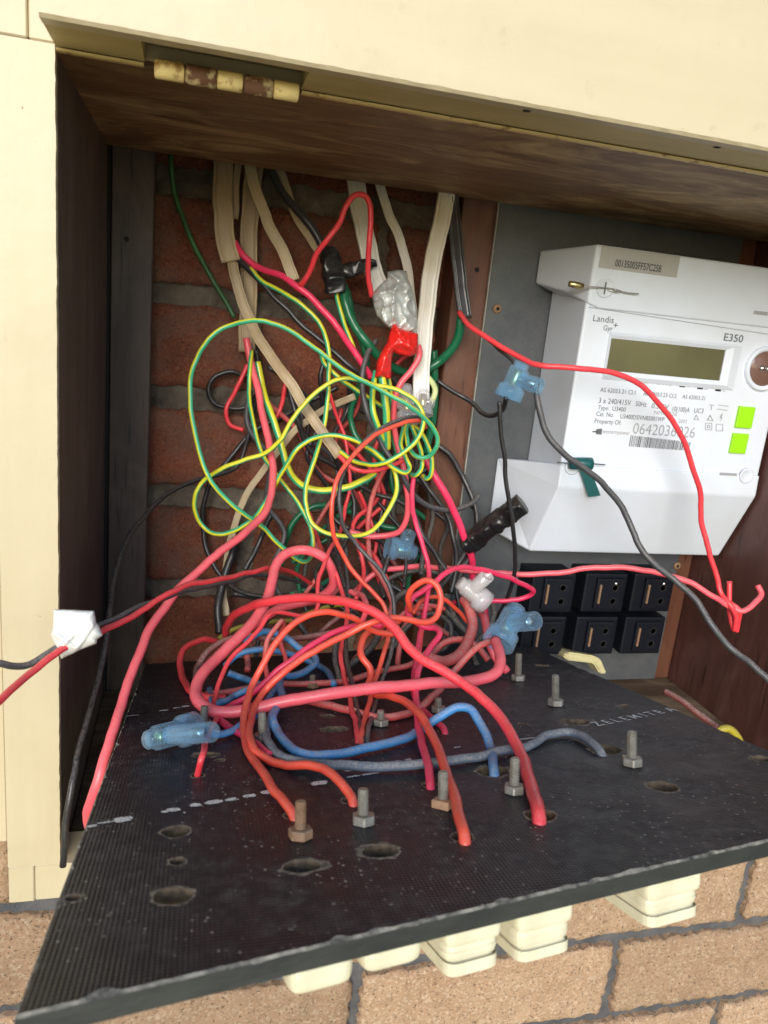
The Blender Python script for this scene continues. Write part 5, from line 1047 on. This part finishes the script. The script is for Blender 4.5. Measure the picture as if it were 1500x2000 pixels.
# ------------------------------------------------------------------ screw connectors
def connector(label, cup, plug, tower, R, m, Ycup, Yplug, Ytow, ribs=True):
    a, b_ = pt(*cup, Ycup), pt(*plug, Yplug); L = (b_-a).length; ax = (b_-a).normalized()
    t = empty('screw_connector', a, label, 'connector', 'screw connectors on the wires')
    pr = [(0, R), (0.30*L, R*0.96), (0.36*L, R*0.74)]
    for k in range(5): z = (0.40+0.085*k)*L; pr += [(z, R*0.66), (z+0.018*L, R*0.72), (z+0.05*L, R*0.72), (z+0.068*L, R*0.66)]
    pr += [(0.83*L, R*0.70), (0.84*L, R*0.56), (0.98*L, R*0.54), (L, R*0.48)]
    inn = [(0.955*L, R*0.40), (0.40*L, R*0.46), (0.30*L, R*0.84), (0.0, R*0.91)]
    body_ = lathe('shell', pr+inn, a, ax, MT[m], t, 28, cap=False)
    # close both rims
    me = body_.data; bm = bmesh.new(); bm.from_mesh(me); bm.verts.ensure_lookup_table(); nR = len(pr+inn); s = 28
    for i in range(s): bm.faces.new([bm.verts[(i+1) % s], bm.verts[i], bm.verts[(nR-1)*s+i], bm.verts[(nR-1)*s+(i+1) % s]])
    bm.faces.new([bm.verts[(len(pr)-1)*s+i] for i in range(s)]); bm.faces.new([bm.verts[len(pr)*s+i] for i in range(s-1, -1, -1)])
    e = [f for f in bm.faces if f.calc_center_median() == None]
    # drop the face strip between outer end and inner end so the plug is closed by its two discs
    bmesh.ops.delete(bm, geom=[bm.faces.ensure_lookup_table() or bm.faces[(len(pr)-1)*s+i] for i in range(s)], context='FACES_ONLY')
    bmesh.ops.recalc_face_normals(bm, faces=bm.faces)
    for f in bm.faces: f.smooth = True
    bm.to_mesh(me); bm.free()
    c = a+ax*(0.56*L); tw = pt(*tower, Ytow); d = tw-c; d = (d-ax*d.dot(ax)*0.6); TL = d.length; d.normalize(); r2 = R*0.56
    tp_ = [(R*0.45, r2), (TL, r2), (TL, r2*0.76), (R*0.6, r2*0.70), (R*0.45, r2)]
    lathe('screw_tower', tp_, c, d, MT[m], t, 22, cap=False)
    lathe('terminal', [(0.34*L, R*0.34), (0.36*L, R*0.38), (0.78*L, R*0.38), (0.80*L, R*0.32)], a, ax, MT['brass'], t, 14)
    sc = lathe('screw', [(R*0.30, R*0.26), (TL*0.78, R*0.27), (TL*0.80, R*0.22)], c, d, MT['chrome'], t, 12)
    return t
connector('clear blue screw connector in front of the meter plate', (991, 778), (1020, 708), (1056, 755), 0.0125, 'blueclear', .615, .615, .595)
connector('small dark blue screw connector low in front of the post', (757, 1068), (812, 1080), (790, 1040), 0.0120, 'blueclear', .665, .665, .655)
connector('large clear blue screw connector right above the board', (972, 1258), (1011, 1186), (1040, 1222), 0.0130, 'blueclear', .50, .52, .48)
connector('clear blue screw connector lying on the board at the left', (380, 1422), (286, 1446), (366, 1442), 0.0098, 'blueclear', .415, .395, .355)
connector('frosted white screw connector with a cup shaped end', (948, 1178), (897, 1136), (946, 1118), 0.0112, 'whiteclear', .59, .595, .58)
connector('clear connector standing upright between the loops', (798, 828), (791, 752), (775, 790), 0.0105, 'glassclear', .65, .665, .66)
connector('clear connector lying right beside the upright clear one', (826, 812), (826, 760), (846, 790), 0.0095, 'glassclear', .665, .675, .67)

# ------------------------------------------------------------------ tape
def tape(label, pts, hw, th, m, amp, name='tape_wrap', n=24, per=14, sc=70, prof_pow=0.6):
    P = [pt(*p) for p in pts]; C = catmull(P, per); Z = sum(depth(p) for p in P)/len(P)
    pr = [(math.copysign(abs(math.cos(2*math.pi*k/n))**prof_pow, math.cos(2*math.pi*k/n)), math.copysign(abs(math.sin(2*math.pi*k/n))**prof_pow, math.sin(2*math.pi*k/n))) for k in range(n)]
    def scl(t):
        k = t*(len(hw)-1); i = min(int(k), len(hw)-2); f_ = k-i
        return ((hw[i]+(hw[i+1]-hw[i])*f_)*Z/F, (th[i]+(th[i+1]-th[i])*f_)*0.001)
    def dsp(p, t):
        q = p*sc; r = 1-abs(noise.noise(q)); r2 = 1-abs(noise.noise(q*2.3+Vector((9, 2, 5))))
        return amp*(r*r*1.2+r2*r2*0.5-1.0)
    o = tube(name, C, pr, MT[m], ref=Vector((0, 1, 0)), scale=scl, disp=dsp)
    return tag(o, label, 'tape', 'tape on the wires')
def sheet_tape(label, outline, Yc, tmax, m, amp, sc, step=2.4, folds=()):
    """a wad of tape: outline given where it shows, both faces bulging from the shared rim, with ridged folds"""
    Pz = [Vector(p) for p in outline]; rim = []
    for a, b_ in zip(Pz, Pz[1:]+Pz[:1]):
        k = max(1, int((b_-a).length/step)); rim += [a.lerp(b_, i/k) for i in range(k)]
    nb = len(rim); ptsx = list(rim)
    x0, x1 = min(p.x for p in rim), max(p.x for p in rim); y0, y1 = min(p.y for p in rim), max(p.y for p in rim)
    def dist(p):
        d = 1e9
        for a, b_ in zip(Pz, Pz[1:]+Pz[:1]):
            t = max(0, min(1, (p-a).dot(b_-a)/(b_-a).length_squared)); d = min(d, (p-(a+(b_-a)*t)).length)
        return d
    y = y0
    while y < y1:
        x = x0
        while x < x1:
            p = Vector((x+random.uniform(-.5, .5), y+random.uniform(-.5, .5)))
            if inpoly(p, Pz) and dist(p) > step*0.5: ptsx.append(p)
            x += step
        y += step
    o_, _, fc, *_r = geometry.delaunay_2d_cdt(ptsx, [(i, (i+1) % nb) for i in range(nb)], [], 1, 1e-6)
    px = depth(pt(Pz[0].x, Pz[0].y, Yc))/F
    def yy(p, sgn):
        d = dist(p)*px; w_ = pt(p.x, p.y, Yc)*sc
        r = 1-abs(noise.noise(w_)); r2 = 1-abs(noise.noise(w_*2.4+Vector((9, 2, 5))))
        cr = 0.0
        for (fa, fb, wd, hh) in folds:
            a, b_ = Vector(fa), Vector(fb); t = max(0, min(1, (p-a).dot(b_-a)/(b_-a).length_squared)); q = (p-(a+(b_-a)*t)).length
            cr += hh*max(0, 1-q/wd)
        e = min(1, d/0.002)
        return sgn*(min(tmax, math.sqrt(max(d, 0)*tmax*1.3))+e*(amp*(r**5*1.3+0.7*r2**5-0.6)+cr*(1 if sgn < 0 else 0)))
    v, f = [], []; n = len(o_)
    for p in o_: v.append(pt(p.x, p.y, Yc+yy(p, -1)))
    for p in o_: v.append(pt(p.x, p.y, Yc+yy(p, 1)*0.7) if dist(p) > 0.05 else pt(p.x, p.y, Yc))
    for t in fc:
        a, b_, c = t
        if (o_[b_]-o_[a]).cross(o_[c]-o_[a]) > 0: a, b_, c = a, c, b_
        f.append([a, b_, c]); f.append([n+c, n+b_, n+a])
    o = mk('tape_wrap', v, f, MT[m], origin=v[0], smooth=True)
    bm = bmesh.new(); bm.from_mesh(o.data); bmesh.ops.remove_doubles(bm, verts=bm.verts, dist=1e-5); bmesh.ops.recalc_face_normals(bm, faces=bm.faces)
    bm.to_mesh(o.data); bm.free()
    return tag(o, label, 'tape', 'tape on the wires')
sheet_tape('square of white tape folded round the red and black wires at left', [(104, 1190), (145, 1191), (184, 1193), (188, 1216), (193, 1222), (201, 1241), (190, 1249), (189, 1257), (160, 1268), (120, 1287), (112, 1270), (98, 1240), (103, 1225)], .4150, 0.0046, 'whitetape', 0.0010, 34,
    folds=[((103, 1235), (150, 1268), 7, 0.0022), ((150, 1268), (182, 1220), 6, 0.0018), ((112, 1270), (140, 1245), 5, 0.0015)])
sheet_tape('crumpled silver tape wad above the red tape', [(757, 531), (776, 527), (794, 529), (797, 545), (804, 560), (812, 595), (816, 640), (812, 652), (790, 650), (768, 648), (752, 636), (736, 618), (728, 590), (727, 575), (738, 560), (752, 548), (757, 542)], .666, 0.013, 'ducttape', 0.0065, 42,
    folds=[((735, 575), (790, 560), 7, 0.004), ((740, 600), (765, 590), 6, 0.003), ((765, 590), (764, 640), 5, 0.003), ((795, 550), (800, 590), 6, 0.003)])
sheet_tape('bright red tape bent round the earth wires', [(769, 627), (777, 636), (784, 642), (817, 652), (817, 672), (815, 690), (800, 697), (782, 694), (768, 689), (765, 705), (763, 740), (732, 737), (736, 705), (744, 688), (756, 668), (762, 645)], .656, 0.0095, 'redtape', 0.0032, 50,
    folds=[((769, 632), (790, 665), 6, 0.003), ((768, 689), (750, 690), 5, 0.002)])
tape('black tape wrapped round the green cables at the top', [(640, 490, .695), (646, 515, .69), (652, 545, .687), (656, 572, .687)], [17, 20, 21, 20], [8, 9, 10, 9], 'blacktape', 0.0025)
tape('pointed black tape arm sticking out right of the black joint', [(655, 540, .69), (680, 530, .687), (705, 520, .685), (735, 513, .683)], [12, 14, 13, 5], [7, 7, 6, 3], 'blacktape', 0.0025)
tape('stubby black taped splice beside the meter corner', [(908, 1068, .655), (930, 1050, .65), (960, 1028, .64), (990, 1005, .632), (1021, 985, .625)], [16, 19, 17, 17, 18], [9, 10, 9, 9, 9], 'blacktape', 0.0025)
